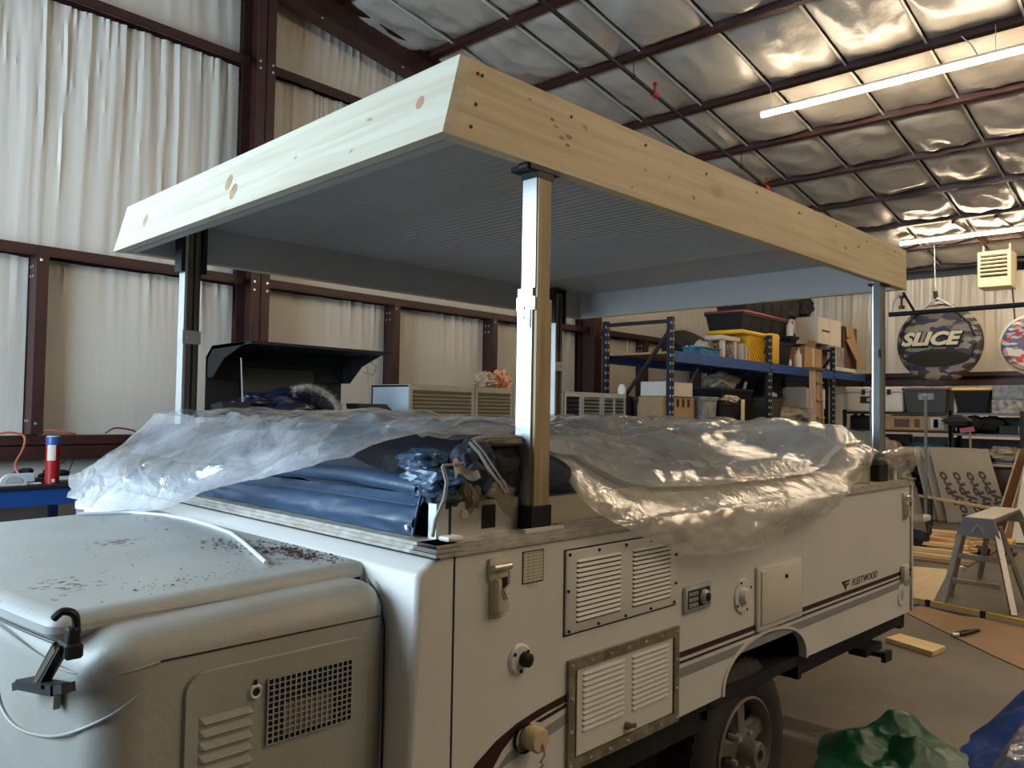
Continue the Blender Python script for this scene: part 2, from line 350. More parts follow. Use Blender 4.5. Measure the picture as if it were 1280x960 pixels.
# draped insulation on the gable: hanging sheets with gathered folds
def drape(x0, x1, z0, z1, amp, seed, freq=7.0, nu=None, wall='L', y=WY-0.02, calm=False):
    nu = nu or max(30, int((x1-x0)*42)); nv = 34
    def fn(u, v):
        x = x0+(x1-x0)*u; z = z0+(z1(x) if callable(z1) else z1)*v-(z0*v)
        e = min(1, min(u, 1-u)*(x1-x0)/0.08)
        wob = 0.05*nz(x*.9, z*0.35, seed)+0.10*(v-.5)*nz(x*.5, 0, seed+3)
        f1 = ridge((x+wob)*freq, z*0.10, seed); f2 = ridge((x+wob*1.6)*freq*2.6, z*0.22, seed+9); f3 = nz(x*1.0, z*1.2, seed+5)
        d = amp*(0.7*max(0, f1)**3+0.45*max(0, f2)**2*(0.3+0.7*v)+0.5*f3)*(0.35+0.65*v)
        if calm: d *= sst(.45, 1.0, v)*1.3+.12
        d += 0.035*math.sin(PI*u)*math.sin(PI*v)
        sag = 0.02*abs(nz(x*3, 0, seed))*v*v
        if wall == 'L': return (x, y-d*e, z-sag*(v > .95))
        return (y-d*e, x, z)
    return MB().grid(fn, nu, nv)
sd = 0
for (x0, x1) in ((-4.15, -2.85), (-2.7, -1.0), (-0.86, 0.85), (0.97, 2.68), (2.95, 4.61), (4.73, 6.29), (6.41, 8.3), (8.6, 9.98), (10.1, 11.78), (11.9, 13.58), (13.7, 15.4)):
    sd += 1; drape(x0, x1, 1.30, 2.79, 0.020, sd*3.1, 6, calm=True).build('insulation_sheet', M_ins, wl, True)
for (x0, x1) in ((-4.15, -0.6), (-.6, 2.68), (2.92, 8.3), (8.6, 15.4)):
    sd += 1; drape(x0, x1, 2.88, (lambda x: min(5.02, cz(x)-.2)), 0.045, sd*3.1, 7).build('insulation_sheet', M_ins, wl, True)
for (x0, x1) in ((-4.15, 2.68), (2.92, 8.0)):
    sd += 1; drape(x0, x1, 5.09, (lambda x: cz(x)-.02), 0.03, sd*3.1, 7).build('insulation_sheet', M_ins, wl, True)
sd += 1; drape(-4.15, 15.4, 0.05, 1.1, 0.015, sd*3.1, 4, 300).build('insulation_sheet', M_ins, wl, True)
# far wall
girtf = MB(); girtf.box(FX-.19, FX, RY, WY, 2.42, 2.43); girtf.box(FX-.2, FX-.19, RY, WY, 2.36, 2.44); girtf.box(FX-.01, FX, RY, WY, 2.2, 2.42); girtf.box(FX-.2, FX-.19, RY, WY, 2.2, 2.3)
girtf.build('girt', M_steelred, wf)
for (y0, y1) in ((-2, 1.1), (1.1, 3.6), (3.6, 6.0)):
    sd += 1; drape(y0, y1, 2.45, cz(FX)-.02, 0.045, sd*3.1, 5, wall='F', y=FX-.02).build('insulation_sheet', M_ins, wf, True)
    sd += 1; drape(y0, y1, 0.3, 2.19, 0.04, sd*3.1, 5, wall='F', y=FX-.02).build('insulation_sheet', M_ins, wf, True)
# purlins and ceiling blankets
PX = [-2.9, -1.6, -0.25, 1.05, 2.35, 3.66, 4.95, 6.20, 7.60, 8.89, 10.16, 11.38, 12.6, 13.8, 15.0]
SY = [6.1, 5.3, 4.43, 3.55, 2.65, 1.77, 0.95, 0.08, -0.8, -1.67, -2.54, -3.4]
def slab_y(b, x, y0, y1, dz0, dz1, w2):
    b.add([(x-w2, y0, cz(x-w2)+dz0), (x+w2, y0, cz(x+w2)+dz0), (x+w2, y1, cz(x+w2)+dz0), (x-w2, y1, cz(x-w2)+dz0),
           (x-w2, y0, cz(x-w2)+dz1), (x+w2, y0, cz(x+w2)+dz1), (x+w2, y1, cz(x+w2)+dz1), (x-w2, y1, cz(x-w2)+dz1)],
          [(0, 3, 2, 1), (4, 5, 6, 7), (0, 1, 5, 4), (1, 2, 6, 5), (2, 3, 7, 6), (3, 0, 4, 7)])
for x in PX:
    b = MB(); slab_y(b, x, -6, WY-.1, 0.0, 0.012, 0.03); slab_y(b, x-.04, -6, WY-.1, 0.0, 0.2, 0.005); b.build('purlin', M_steelred, ceil)
for i in range(len(PX)-1):
    for j in range(len(SY)-1):
        xa, xb, ya, yb = PX[i]+.018, PX[i+1]-.018, SY[j+1]+.012, SY[j]-.012
        s_ = i*13.7+j*5.1; n_ = 16 if xa > 3 else 8
        def fn(u, v):
            x = xa+(xb-xa)*u; y = ya+(yb-ya)*v
            sagx = math.sin(PI*u)**0.6; sagy = math.sin(PI*v)**0.5 if v not in (0, 1) else 0
            e = min(u, 1-u, v, 1-v)
            z = cz(x)+0.09-0.085*sagx*sagy
            z -= min(1, e*9)*(0.035*ridge(x*1.8+y*.8, y*3.2, s_)+0.035*nz(x*1.5, y*1.5, s_+3)+0.014*ridge(x*6, y*6, s_))
            return (x, y, z)
        MB().grid(fn, n_, n_).build('insulation_panel', M_insc, ceil, True)
for y in SY[1:-1]:
    b = MB()
    for i in range(len(PX)-1):
        xa, xb = PX[i]+.03, PX[i+1]-.03; b.beam((xa, y, cz(xa)+.045), (xb, y, cz(xb)+.045), 0.024, 0.006)
    b.build('seam_strip', M_seam, ceil)
b = MB()
for x in (13.2,):
    for y in (1.3, 1.9): b.beam((12.65, y, cz(12.65)-.01), (13.8, y-.25, cz(13.8)-.01), .05, .05)
b.build('brace', M_steelred, ceil)
# sprinkler pipe
r0 = thing('sprinkler_pipe', 'thin dark sprinkler pipe running under the white insulated roof', 'pipe', (6, 3.65, cz(6)-.2))
def pz(x): return cz(x)-0.20
MB().cyl((-1, 3.66, pz(-1)), (15, 3.66, pz(15)), 0.024, 10).build('pipe', M_dark, r0, True)
for x in (3.66, 6.2, 8.89, 11.38): MB().cyl((x, 3.66, pz(x)-.03), (x, 3.66, cz(x)), 0.006, 6).lathe([(0.028, -.015), (.034, 0), (.028, .015)], (x, 3.66, pz(x)), 'x', 12).build('hanger', M_steelred, r0)
for x in (6.65, 9.7):
    b = MB().cyl((x, 3.66, pz(x)), (x, 3.66, pz(x)+.12), 0.012, 8); b.cyl((x, 3.66, pz(x)+.12), (x, 3.66, pz(x)+.14), 0.025, 10)
    b.cyl((x-.05, 3.66, pz(x-.05)), (x+.05, 3.66, pz(x+.05)), 0.036, 12)
    b.build('sprinkler_head', M_red, r0)
# ---- strip lamps (they light the shed)
M_lamp = mat('lamp_tube', (1.0, 0.80, 0.56), 0.4, emit=LAMP_E)
def strip(x, y0, y1, z, label, group=None):
    t = thing('strip_light', label, 'light', (x, (y0+y1)/2, z), group)
    MB().rbox(x-.035, x+.035, y0, y1, z+.022, z+.055, .008, 1).build('housing', M_whitebox, t)
    MB().tube([(x, y0+.01, z), (x, y1-.01, z)], 0.028, 12).build('tube', M_lamp, t, True)
    for y in (y0+.12, (y0+y1)/2, y1-.12): MB().cyl((x, y, z+.05), (x, y, cz(x)+.02), 0.004, 5).build('hanger_wire', M_galv, t)
    b = MB()
    b.tube([(x, (y0+y1)/2+.3, cz(x)), (x+.05, (y0+y1)/2+.22, z+.2), (x, (y0+y1)/2+.15, z+.05)], .006, 6)
    b.build('power_cable', M_galv, t); return t
strip(7.52, -2.1, 2.74, 5.12, 'long glowing strip light nearest in the ceiling, over the roof corner')
strip(13.1, -1.6, 2.82, 4.54, 'farther glowing strip light hung above the grey heater')
strip(2.2, -6.3, -1.5, 5.5, 'strip light behind the viewer above the trailer side', 'strip lights outside the view')
strip(4.95, -7.9, -3.1, 5.2, 'added strip light, out of view, over the right-hand floor', 'strip lights outside the view')  # unseen lamp added to brighten the trailer side
strip(7.52, -7.6, -2.9, 5.12, 'strip light in line with the nearest one, outside the picture to the right', 'strip lights outside the view')

# ================================================================== CAMPER TRAILER (frame T: x back, y left, near top corner at the origin)
ZT = 1.24; LB = 3.10; WB = 2.29
tr = thing('camper_trailer', 'white folding camper trailer with louvred side panels and striped side', 'trailer', (0, 0, 0), frame='T')
def T(b, name, m, smooth=False, parent=None): return b.build(name, m, parent or tr, smooth)
# side panel with wheel arch
arch = [(1.555+0.325*math.cos(a), 0.60+0.165*math.sin(a)**0.8) for a in [PI*k/20 for k in range(21)]]
poly = [(0.004, 0.59), (0.004, 1.224), (LB-.01, 1.224), (LB-.01, 0.585)]+[(x, max(z, 0.59)) for x, z in arch]
T(MB().prism(poly, 0.03, 'y', 0.0), 'side_panel', M_white)
b = MB()
pa = [(1.555+0.330*math.cos(a), 0.60+0.171*math.sin(a)**0.8) for a in [PI*k/24 for k in range(25)]]
pb_ = [(1.555+0.318*math.cos(a), 0.60+0.160*math.sin(a)**0.8) for a in [PI*k/24 for k in range(25)]]
for y0, y1 in ((-0.007, 0.02),):
    n = 25; vs = [(x, y0, z) for x, z in pa]+[(x, y0, z) for x, z in pb_]+[(x, y1, z) for x, z in pa]+[(x, y1, z) for x, z in pb_]; fs = []
    for i in range(n-1): fs += [(i, i+1, n+i+1, n+i), (i, 2*n+i, 2*n+i+1, i+1), (n+i, n+i+1, 3*n+i+1, 3*n+i)]
    b.add(vs, fs)
T(b, 'fender_lip', M_white, True)
b = MB()  # wheel well liner, deep dark shell
n = 25; vs = []; fs = []
for y in (0.02, 0.30):
    for k in range(n): a = PI*k/(n-1); vs.append((1.555+0.36*math.cos(a), y, 0.60+0.21*math.sin(a)**0.8))
for k in range(n-1): fs.append((k, k+1, n+k+1, n+k))
vs += [(1.195, .30, .3), (1.915, .30, .3), (1.195, .30, .8), (1.915, .30, .8)]; fs.append((2*n, 2*n+1, 2*n+3, 2*n+2))
b.add(vs, fs); b.box(1.185, 1.20, .03, .3, .52, .62); T(b, 'wheel_well', M_dark, True)
T(MB().box(1.885, 1.915, 0.035, 0.3, 0.50, 0.64), 'mud_guard', M_black)
T(MB().box(0.02, LB-.02, WB-.03, WB, 0.59, 1.224), 'side_panel', M_white)
T(MB().box(LB-.03, LB, 0.0, WB, 0.585, 1.224), 'rear_panel', M_white)
T(MB().rbox(LB-.012, LB+.012, -0.006, 0.03, 0.582, 1.226, .008, 2), 'corner_trim', M_white, True)
# front cap with sloped shoulder
prof = [(0.0, 0.55), (-0.135, 0.55), (-0.105, 1.185), (-0.098, 1.196), (-0.058, 1.219), (-0.05, 1.224), (0.0, 1.224)]
bm = bmesh.new()
n = len(prof); a_ = [bm.verts.new((x, 0.0, z)) for x, z in prof]; c_ = [bm.verts.new((x, WB, z)) for x, z in prof]
bm.faces.new(a_); bm.faces.new(c_[::-1])
for i in range(n): bm.faces.new((a_[i], c_[i], c_[(i+1) % n], a_[(i+1) % n]))
bm.normal_update()
bmesh.ops.recalc_face_normals(bm, faces=list(bm.faces))
ed = [e for e in bm.edges if abs(e.verts[0].co.y-e.verts[1].co.y) < 1e-6 and e.verts[0].co.x < -.04 and e.verts[1].co.x < -.04]
bmesh.ops.bevel(bm, geom=ed, offset=0.018, segments=4, affect='EDGES', profile=0.5)
T(MB().frombm(bm), 'front_cap', M_white, 0.6)
T(MB().box(-.001, .004, -0.0012, 0.01, 0.56, 1.222), 'seam', M_blkstripe)
T(MB().box(0, LB-.03, 0.03, WB-.03, 0.56, 0.60), 'body_floor', M_dark)
T(MB().box(0, LB-.03, 0.03, WB-.03, 1.19, 1.235), 'bunk_deck', M_dark)
# aluminium rails round the top
def rail(x0, x1, y0, y1, name='top_rail'):
    b = MB(); b.box(x0, x1, y0, y1, 1.222, 1.232)
    b.box(x0+.006, x1-.006, y0+.006, y1-.006, 1.232, 1.242); b.box(x0+.012, x1-.012, y0+.012, y1-.012, 1.242, 1.250)
    return T(b, name, M_grime)
rail(-0.062, LB+.004, -0.008, 0.09); rail(-0.062, 0.03, -0.0079, WB+.01); rail(-.06, LB+.004, WB-.06, WB+.012); rail(LB-.05, LB+.01, 0, WB)
T(MB().box(-.064, -.05, -.009, WB, 1.2205, 1.224), 'seam', M_darkgap)
# inner lift channel along the side (with screw and dark slot)
b = MB(); b.box(0.055, 0.29, 0.075, 0.115, 1.25, 1.335); T(b, 'channel_end', M_alu)
T(MB().box(0.37, LB-.2, 0.085, 0.12, 1.25, 1.325), 'side_channel', M_cream)
T(MB().box(0.157, 0.205, 0.0735, 0.0755, 1.262, 1.322), 'slot', M_darkgap)
T(MB().lathe([(0, -.006), (.011, -.006), (.013, -.002), (.013, 0)], (0.095, 0.075, 1.305), 'y', 14), 'screw', M_bright, True)
T(MB().box(0.01, 0.05, 0.08, 0.11, 1.25, 1.335), 'hinge_block', M_galv)
T(MB().rbox(0.0, 0.05, 0.02, 0.06, 1.25, 1.262, .005), 'corner_pad', M_louvre)
b = MB(); b.beam((0.25, 0.015, 1.254), (0.40, 0.012, 1.254), .015, .008); T(b, 'white_spacer', M_louvre)
for x in (0.42, 2.6): T(MB().box(x, x+.12, .02, .06, 1.25, 1.256), 'spacer_strip', M_grime)

# ---- louvred panels
def louvre_set(parent, xs, zs, wd, hgt, dark):
    x0 = xs[0]; z0 = zs[0]; b = MB(); p = 0.0038
    prof = [(0.0, z0+hgt*.95), (-p*.9, z0+hgt*.45), (-p, z0+hgt*.28), (0.0, z0+hgt*.12)]
    vs = []
    for i, x in enumerate((x0, x0+.008, x0+wd-.008, x0+wd)):
        k = 0.0 if i in (0, 3) else 1.0
        for (y, z) in prof: vs.append((x, -0.0072+y*k, z if k else z0+hgt*.6))
    fs = []
    for i in range(3):
        for j in range(2): fs.append((i*4+j, i*4+j+1, (i+1)*4+j+1, (i+1)*4+j))
    b.add(vs, fs); b.cm = 1
    fs2 = [(i*4+2, i*4+3, (i+1)*4+3, (i+1)*4+2) for i in range(3)]; b.add(vs, fs2)
    if dark: b.box(x0+.004, x0+wd-.004, -.0085, -.007, z0-hgt*.02, z0+hgt*.2)
    first = b.build('louvre', [M_louvre, M_darkgap], parent, False)
    for i, x in enumerate(xs):
        for j, z in enumerate(zs):
            if i or j: copypart(first, (x-x0, 0, z-z0))
def screws(parent, pts, r=.005, y=-.0075, m=None):
    b = MB()
    for x, z in pts: b.lathe([(0, -.004), (r*.7, -.004), (r, 0)], (x, y, z), 'y', 8)
    o = b.build('screw', m or M_dark, parent, True); o['kind'] = 'stuff'
v1 = T(MB().rbox(0.398, 0.935, -0.007, 0.006, 0.962, 1.188, .006, 2), 'upper_vent', M_louvre, True)
T(MB().box(0.394, 0.939, -0.0015, 0.004, 0.958, 1.192), 'gasket', M_blkstripe)
louvre_set(v1, [0.437, 0.695], [0.990+k*0.0133 for k in range(13)], 0.205, 0.0125, True)
screws(v1, [(0.41+.127*k, 1.178) for k in range(5)]+[(0.41+.127*k, 0.972) for k in range(5)]+[(0.406, 1.08), (0.927, 1.12), (.927, 1.03)])
# lower door with frame
v2 = T(MB().box(0.45, 0.915, -0.0065, 0.004, 0.628, 0.862), 'lower_vent_door', M_louvre)
b = MB()
for (x0, x1, z0, z1) in ((0.412, 0.948, 0.862, 0.892), (0.412, 0.948, 0.594, 0.624), (0.412, 0.438, 0.624, 0.862), (0.922, 0.948, 0.624, 0.862)): b.box(x0, x1, -0.010, 0.002, z0, z1)
fr = T(b, 'vent_frame', mat('tarnished_frame', (0.36, 0.32, 0.24), 0.5, 0.5, col2=(0.20, 0.17, 0.12), vs=25))
T(MB().box(0.438, 0.922, -0.003, 0.003, 0.624, 0.862), 'gasket', M_blkstripe)
louvre_set(v2, [0.470, 0.698], [0.684+k*0.0152 for k in range(11)], 0.195, 0.0145, False)
T(MB().lathe([(0, -.02), (.010, -.018), (.012, -.006)], (0.675, -.001, 0.652), 'y', 12).beam((.675, -.018, .652), (.70, -.022, .650), .008, .012), 'turn_latch', mat('brass', (.25, .19, .1), .4, .7), True, v2)
screws(fr, [(0.425+.085*k, 0.878) for k in range(7)]+[(0.425+.085*k, 0.608) for k in range(7)]+[(0.425, .70), (.425, .79), (.935, .70), (.935, .79)], .006, -.0105, M_bright)

# ---- latch, data label, outlet, cap, meter box, filler, hatch
def latch(x, z1, z0, nm):
    t = T(MB().rbox(x-.033, x+.033, -.010, 0.0, z1-.055, z1, .004, 2).rbox(x-.024, x+.024, -.008, 0, z0, z1-.03, .003, 1), nm, M_cream, True)
    MB().rbox(x-.02, x+.02, -.028, -.006, z0+.015, z1-.05, .006, 2).build('lever', M_cream, t, True)
    MB().cyl((x-.03, -.018, z1-.022), (x+.03, -.018, z1-.022), .009, 10).build('pin', M_alu, t, True)
    MB().tube([(x+.012, -.03, z1-.03), (x+.01, -.034, z1-.06), (x-.008, -.033, z1-.075), (x+.006, -.032, z0+.05)], .003, 6).build('wire_spring', M_galv, t, True)
    MB().box(x-.008, x+.008, -.030, -.027, z1-.07, z1-.045).build('slot', M_darkgap, t)
latch(0.142, 1.203, 1.055, 'panel_latch'); latch(2.995, 1.19, 1.055, 'panel_latch')
def label_mat():
    m = mat('data_label_print', (0.60, 0.56, 0.45), 0.6); N = m.node_tree.nodes; L = m.node_tree.links; b = N['Principled BSDF']
    tc = N.new('ShaderNodeTexCoord'); n = N.new('ShaderNodeTexNoise'); mp = N.new('ShaderNodeMapping'); mp.inputs['Scale'].default_value = (190, 1, 1)
    s = N.new('ShaderNodeSeparateXYZ'); L.new(tc.outputs['Object'], s.inputs[0]); L.new(tc.outputs['Object'], mp.inputs[0]); n.inputs['Scale'].default_value = 1; L.new(mp.outputs[0], n.inputs['Vector'])
    m1 = N.new('ShaderNodeMath'); m1.operation = 'MULTIPLY'; m1.inputs[1].default_value = 120; L.new(s.outputs[2], m1.inputs[0])
    m2 = N.new('ShaderNodeMath'); m2.operation = 'FRACT'; L.new(m1.outputs[0], m2.inputs[0]); m3 = N.new('ShaderNodeMath'); m3.operation = 'GREATER_THAN'; m3.inputs[1].default_value = 0.62; L.new(m2.outputs[0], m3.inputs[0])
    m4 = N.new('ShaderNodeMath'); m4.operation = 'GREATER_THAN'; m4.inputs[1].default_value = .47; L.new(n.outputs['Fac'], m4.inputs[0])
    m5 = N.new('ShaderNodeMath'); m5.operation = 'MULTIPLY'; L.new(m3.outputs[0], m5.inputs[0]); L.new(m4.outputs[0], m5.inputs[1])
    mx = N.new('ShaderNodeMix'); mx.data_type = 'RGBA'; L.new(m5.outputs[0], mx.inputs[0]); mx.inputs[6].default_value = (.60, .56, .45, 1); mx.inputs[7].default_value = (.2, .17, .12, 1); L.new(mx.outputs[2], b.inputs['Base Color']); return m
b = MB().box(0.232, 0.312, -.0015, 0, 1.122, 1.205); T(b, 'data_label_border', M_blkstripe)
T(MB().box(0.235, 0.309, -.0022, 0, 1.125, 1.202), 'data_label', label_mat())
T(MB().box(0.255, .29, -.0015, 0, 1.112, 1.120), 'sticker_remnant', M_cream)
ou = T(MB().lathe([(0, -.008), (.034, -.008), (.040, -.002), (.040, 0)], (0.226, 0, 0.935), 'y', 24), 'round_outlet', M_louvre, True)
MB().lathe([(0, -.030), (.012, -.030), (.018, -.026), (.019, -.008)], (0.236, 0, 0.935), 'y', 16).build('socket', M_black, ou, True)
for a in (0.6, 2.5, 4.7): MB().lathe([(0, -.011), (.005, -.010), (.005, -.007)], (0.226+.029*math.cos(a), 0, .935+.029*math.sin(a)), 'y', 8).build('screw', M_black, ou)
cp = T(MB().lathe([(0, -.045), (.027, -.045), (.031, -.040), (.031, 0)], (0.262, -.004, 0.733), 'y', 24), 'hose_cap', mat('ivory', (.62, .50, .30), .5), True)
MB().lathe([(.036, -.010), (.037, -.012), (.037, 0), (.034, 0)], (0.245, 0, 0.733), 'y', 24).build('flange', M_black, cp, True)
MB().tube([(0.265, -.05, .728), (0.268, -.055, .70), (0.258, -.05, .682), (.275, -.045, .672), (.262, -.04, .655)], .003, 6).build('tether', M_galv, cp, True)
gb = T(MB().rbox(0.978, 1.138, -.012, 0, 0.923, 1.008, .008, 2), 'meter_box', M_galv, True)
MB().rbox(0.988, 1.128, -.014, -.005, 0.932, 0.999, .006, 1).build('face', M_dark, gb)
for i in range(4):
    for j in range(3): MB().rbox(0.994+i*.014, 1.004+i*.014, -.018, -.012, .94+j*.018, .953+j*.018, .002, 1).build('key', M_grey, gb)
MB().lathe([(0, -.03), (.018, -.03), (.024, -.022), (.025, -.012)], (1.085, 0, .965), 'y', 18).build('dial', M_galv, gb, True)
MB().lathe([(0, -.033), (.014, -.032), (.015, -.028)], (1.085, 0, .965), 'y', 18).build('dial_face', M_black, gb, True)
fl = T(MB().lathe([(0.03, -.003), (.048, -.008), (.060, -.006), (.062, 0)], (1.366, 0, .922), 'y', 26), 'water_filler', M_louvre, True)
MB().lathe([(0, -.022), (.022, -.022), (.028, -.014), (.030, -.002)], (1.366, 0, .922), 'y', 20).build('cap', M_louvre, fl, True)
for a in (0.5, 2.0, 3.7, 5.1): MB().lathe([(0, -.010), (.005, -.009), (.005, -.006)], (1.366+.053*math.cos(a), 0, .922+.053*math.sin(a)), 'y', 8).build('screw', M_black, fl)
hf = T(MB().rbox(1.458, 1.826, -.012, 0, 0.776, 1.012, .010, 3), 'hatch_frame', M_louvre, True)
MB().rbox(1.478, 1.808, -.019, -.008, 0.795, 0.996, .007, 2).build('hatch_door', mat('hatch_ivory', (.68, .65, .56), .4), hf, True)
MB().lathe([(0, -.027), (.006, -.026), (.009, -.018)], (1.665, 0, .955), 'y', 12).build('lock', M_dark, hf, True)
rr = T(MB().lathe([(0.02, -.003), (.040, -.008), (.052, -.006), (.054, 0)], (2.95, 0, .685), 'y', 24), 'round_port', M_louvre, True)
MB().lathe([(0, -.005), (.036, -.005), (.038, -.003)], (2.95, 0, .685), 'y', 20).build('port_face', M_grey, rr)
T(MB().rbox(2.93, 3.0, -.025, 0, .765, .835, .01, 2), 'small_bracket', M_cream, True)
T(MB().rbox(LB+.0, LB+.02, .0, .035, .93, 1.10, .006, 1), 'tail_light', M_red, True)

# ---- stripes and lettering
def zc(x): return 0.0
def band(x0, x1, za, zb, m, nm): T(MB().box(x0, x1, -.0016, .001, za, zb), nm, m)
for x0, x1 in ((0.948, 1.458), (1.826, 3.105)):
    band(x0, x1, .800-(.014 if x0 < 1.5 else .006), .828-(.014 if x0 < 1.5 else .006), M_maroon, 'maroon_stripe') if False else None
for x0, x1 in ((0.949, 3.104),):
    band(x0, x1, .785, .803, M_maroon, 'maroon_stripe'); band(x0, x1, .766, .774, M_blkstripe, 'black_stripe'); band(x0, x1, .722, .752, M_grystripe, 'grey_stripe')
# swoosh ahead of the lower vent
T(MB().prism([(0.020, 0.655), (0.08, .715), (0.15, .752), (.22, .775), (.30, .790), (.411, .803), (.411, .783), (.34, .776), (.27, .765), (.21, .748), (.17, .722), (.14, .69), (.10, .675)], .002, 'y', -.0017), 'maroon_swoosh', M_maroon)
T(MB().prism([(0.29, .762), (.411, .778), (.411, .769), (.31, .755)], .002, 'y', -.0018), 'black_swoosh', M_blkstripe)
T(MB().prism([(0.14, .672), (.19, .708), (.26, .728), (.33, .738), (.411, .752), (.411, .724), (.33, .708), (.26, .697), (.19, .685)], .002, 'y', -.0016), 'grey_swoosh', M_grystripe)
TM = Matrix(((1, 0, 0, 2.335), (0, 0, -1, -.0012), (0, 1, 0, .818), (0, 0, 0, 1)))
T(MB().text('FLEETWOOD', .044, .0006, .25, TM, bold=.0, wide=1.12), 'lettering', M_blkstripe)
T(MB().prism([(2.225, .850), (2.318, .850), (2.306, .842), (2.262, .842), (2.262, .818)], .0016, 'y', -.0016), 'emblem', M_blkstripe)
T(MB().prism([(2.272, .836), (2.306, .836), (2.300, .829), (2.282, .829), (2.270, .808), (2.262, .812)], .0016, 'y', -.0016), 'emblem', M_blkstripe)
# ---- chassis
T(MB().box(0.02, 1.19, 0.05, 0.12, 0.485, 0.59), 'chassis_rail', M_dark)
T(MB().box(1.92, 3.2, 0.07, 0.14, 0.49, 0.585), 'chassis_rail', M_dark)
T(MB().box(1.2, 1.9, .30, .36, .46, .56), 'chassis_rail', M_dark)
T(MB().box(-.9, 3.15, 1.9, 1.97, 0.46, 0.58), 'chassis_rail', M_dark)
T(MB().box(3.14, 3.2, 0.07, 2.2, 0.47, 0.575), 'rear_bumper', M_dark)
b = MB(); b.box(2.55, 2.75, .02, .10, .455, .49); b.box(2.62, 2.66, -.04, .1, .45, .47); b.box(2.60, 2.68, -.05, -.03, .435, .48); T(b, 'step_bracket', M_dark)
T(MB().cyl((1.49, .2, .325), (1.49, 2.09, .325), .035, 12), 'axle', M_dark, True)
for y in (.45, 1.84): T(MB().tube([(1.1, y, .5), (1.3, y, .42), (1.49, y, .385), (1.7, y, .42), (1.9, y, .5)], .022, 6), 'leaf_spring', M_dark)
T(MB().rbox(.25, 1.10, .25, 2.0, .22, .555, .03, 2), 'underbody_filler', M_black, True)  # made-up dark box that hides the daylit far wheel
# ---- wheels
def wheel(yc, sgn):
    R0 = .325; c = (1.49, yc, .325)
    h = .105
    prof = [(0.20, -h*.86), (0.235, -h*.98), (0.285, -h*.95), (0.312, -h*.80), (R0, -h*.62), (R0, h*.62), (0.312, h*.8), (.285, h*.95), (.235, h), (.20, h*.86)]
    w_ = thing_part('wheel', MB().lathe([(.19, -h*.6), (.19, h*.6)], c, 'y', 36), M_dark)
    MB().lathe(prof, c, 'y', 56).build('tyre', M_rubber, w_, 0.5)
    b = MB()
    for k in range(44):
        a = 2*PI*k/44
        for (ya, yb, da) in ((-.066, -.03, 0), (-.022, .022, .07), (.03, .066, 0)):
            aa = a+da; r1 = R0+.006
            b.beam((c[0]+R0*math.cos(aa), yc+(ya+yb)/2, c[2]+R0*math.sin(aa)), (c[0]+r1*math.cos(aa), yc+(ya+yb)/2, c[2]+r1*math.sin(aa)), .028, yb-ya, up=(0, 1, 0))
    tb = b.build('tread_block', M_rubber, w_); tb['kind'] = 'stuff'
    s = sgn
    MB().lathe([(.197, -s*-h*.80), (.197, s*h*.92), (.188, s*h*.96), (.178, s*h*.86), (.170, s*h*.55), (.168, -s*h*.6)], c, 'y', 48).build('rim', M_bright if False else M_alurim, w_, 0.6)
    for k in range(5):
        a = 2*PI*k/5+.35; b = MB(); ca, sa = math.cos(a), math.sin(a)
        def P(rad, t, y): return (c[0]+rad*ca-t*sa, yc+s*y, c[2]+rad*sa+t*ca)
        vs = [P(.045, -.030, h*.35), P(.045, .030, h*.35), P(.175, .042, h*.45), P(.175, -.042, h*.45), P(.05, -.020, h*.78), P(.05, .020, h*.78), P(.172, .026, h*.72), P(.172, -.026, h*.72)]
        b.add(vs, [(0, 1, 2, 3), (4, 7, 6, 5), (0, 4, 5, 1), (1, 5, 6, 2), (2, 6, 7, 3), (3, 7, 4, 0)]); b.build('spoke', M_alurim, w_)
    MB().lathe([(.075, s*h*.3), (.075, s*h*.72), (.062, s*h*.80), (.048, s*h*.82), (.048, s*h*1.35), (.043, s*h*1.45), (.022, s*h*1.45), (.022, s*h*1.2), (0, s*h*1.2)], c, 'y', 28).build('hub', M_alurim, w_, 0.6)
    for k in range(5):
        a = 2*PI*k/5+.35+PI/5; MB().lathe([(0, s*h*.95), (.010, s*h*.93), (.012, s*h*.5)], (c[0]+.07*math.cos(a), yc, c[2]+.07*math.sin(a)), 'y', 8).build('wheel_nut', M_galv, w_)
    MB().lathe([(0, s*h*.15), (.17, s*h*.15)], c, 'y', 32).build('backing', M_dark, w_)
def thing_part(n_, b, m): return b.build(n_, m, tr)
M_alurim = mat('alloy_rim', (0.27, 0.255, 0.22), 0.38, 0.6, var=.2, vs=9)
wheel(0.145, -1); wheel(2.12, 1)

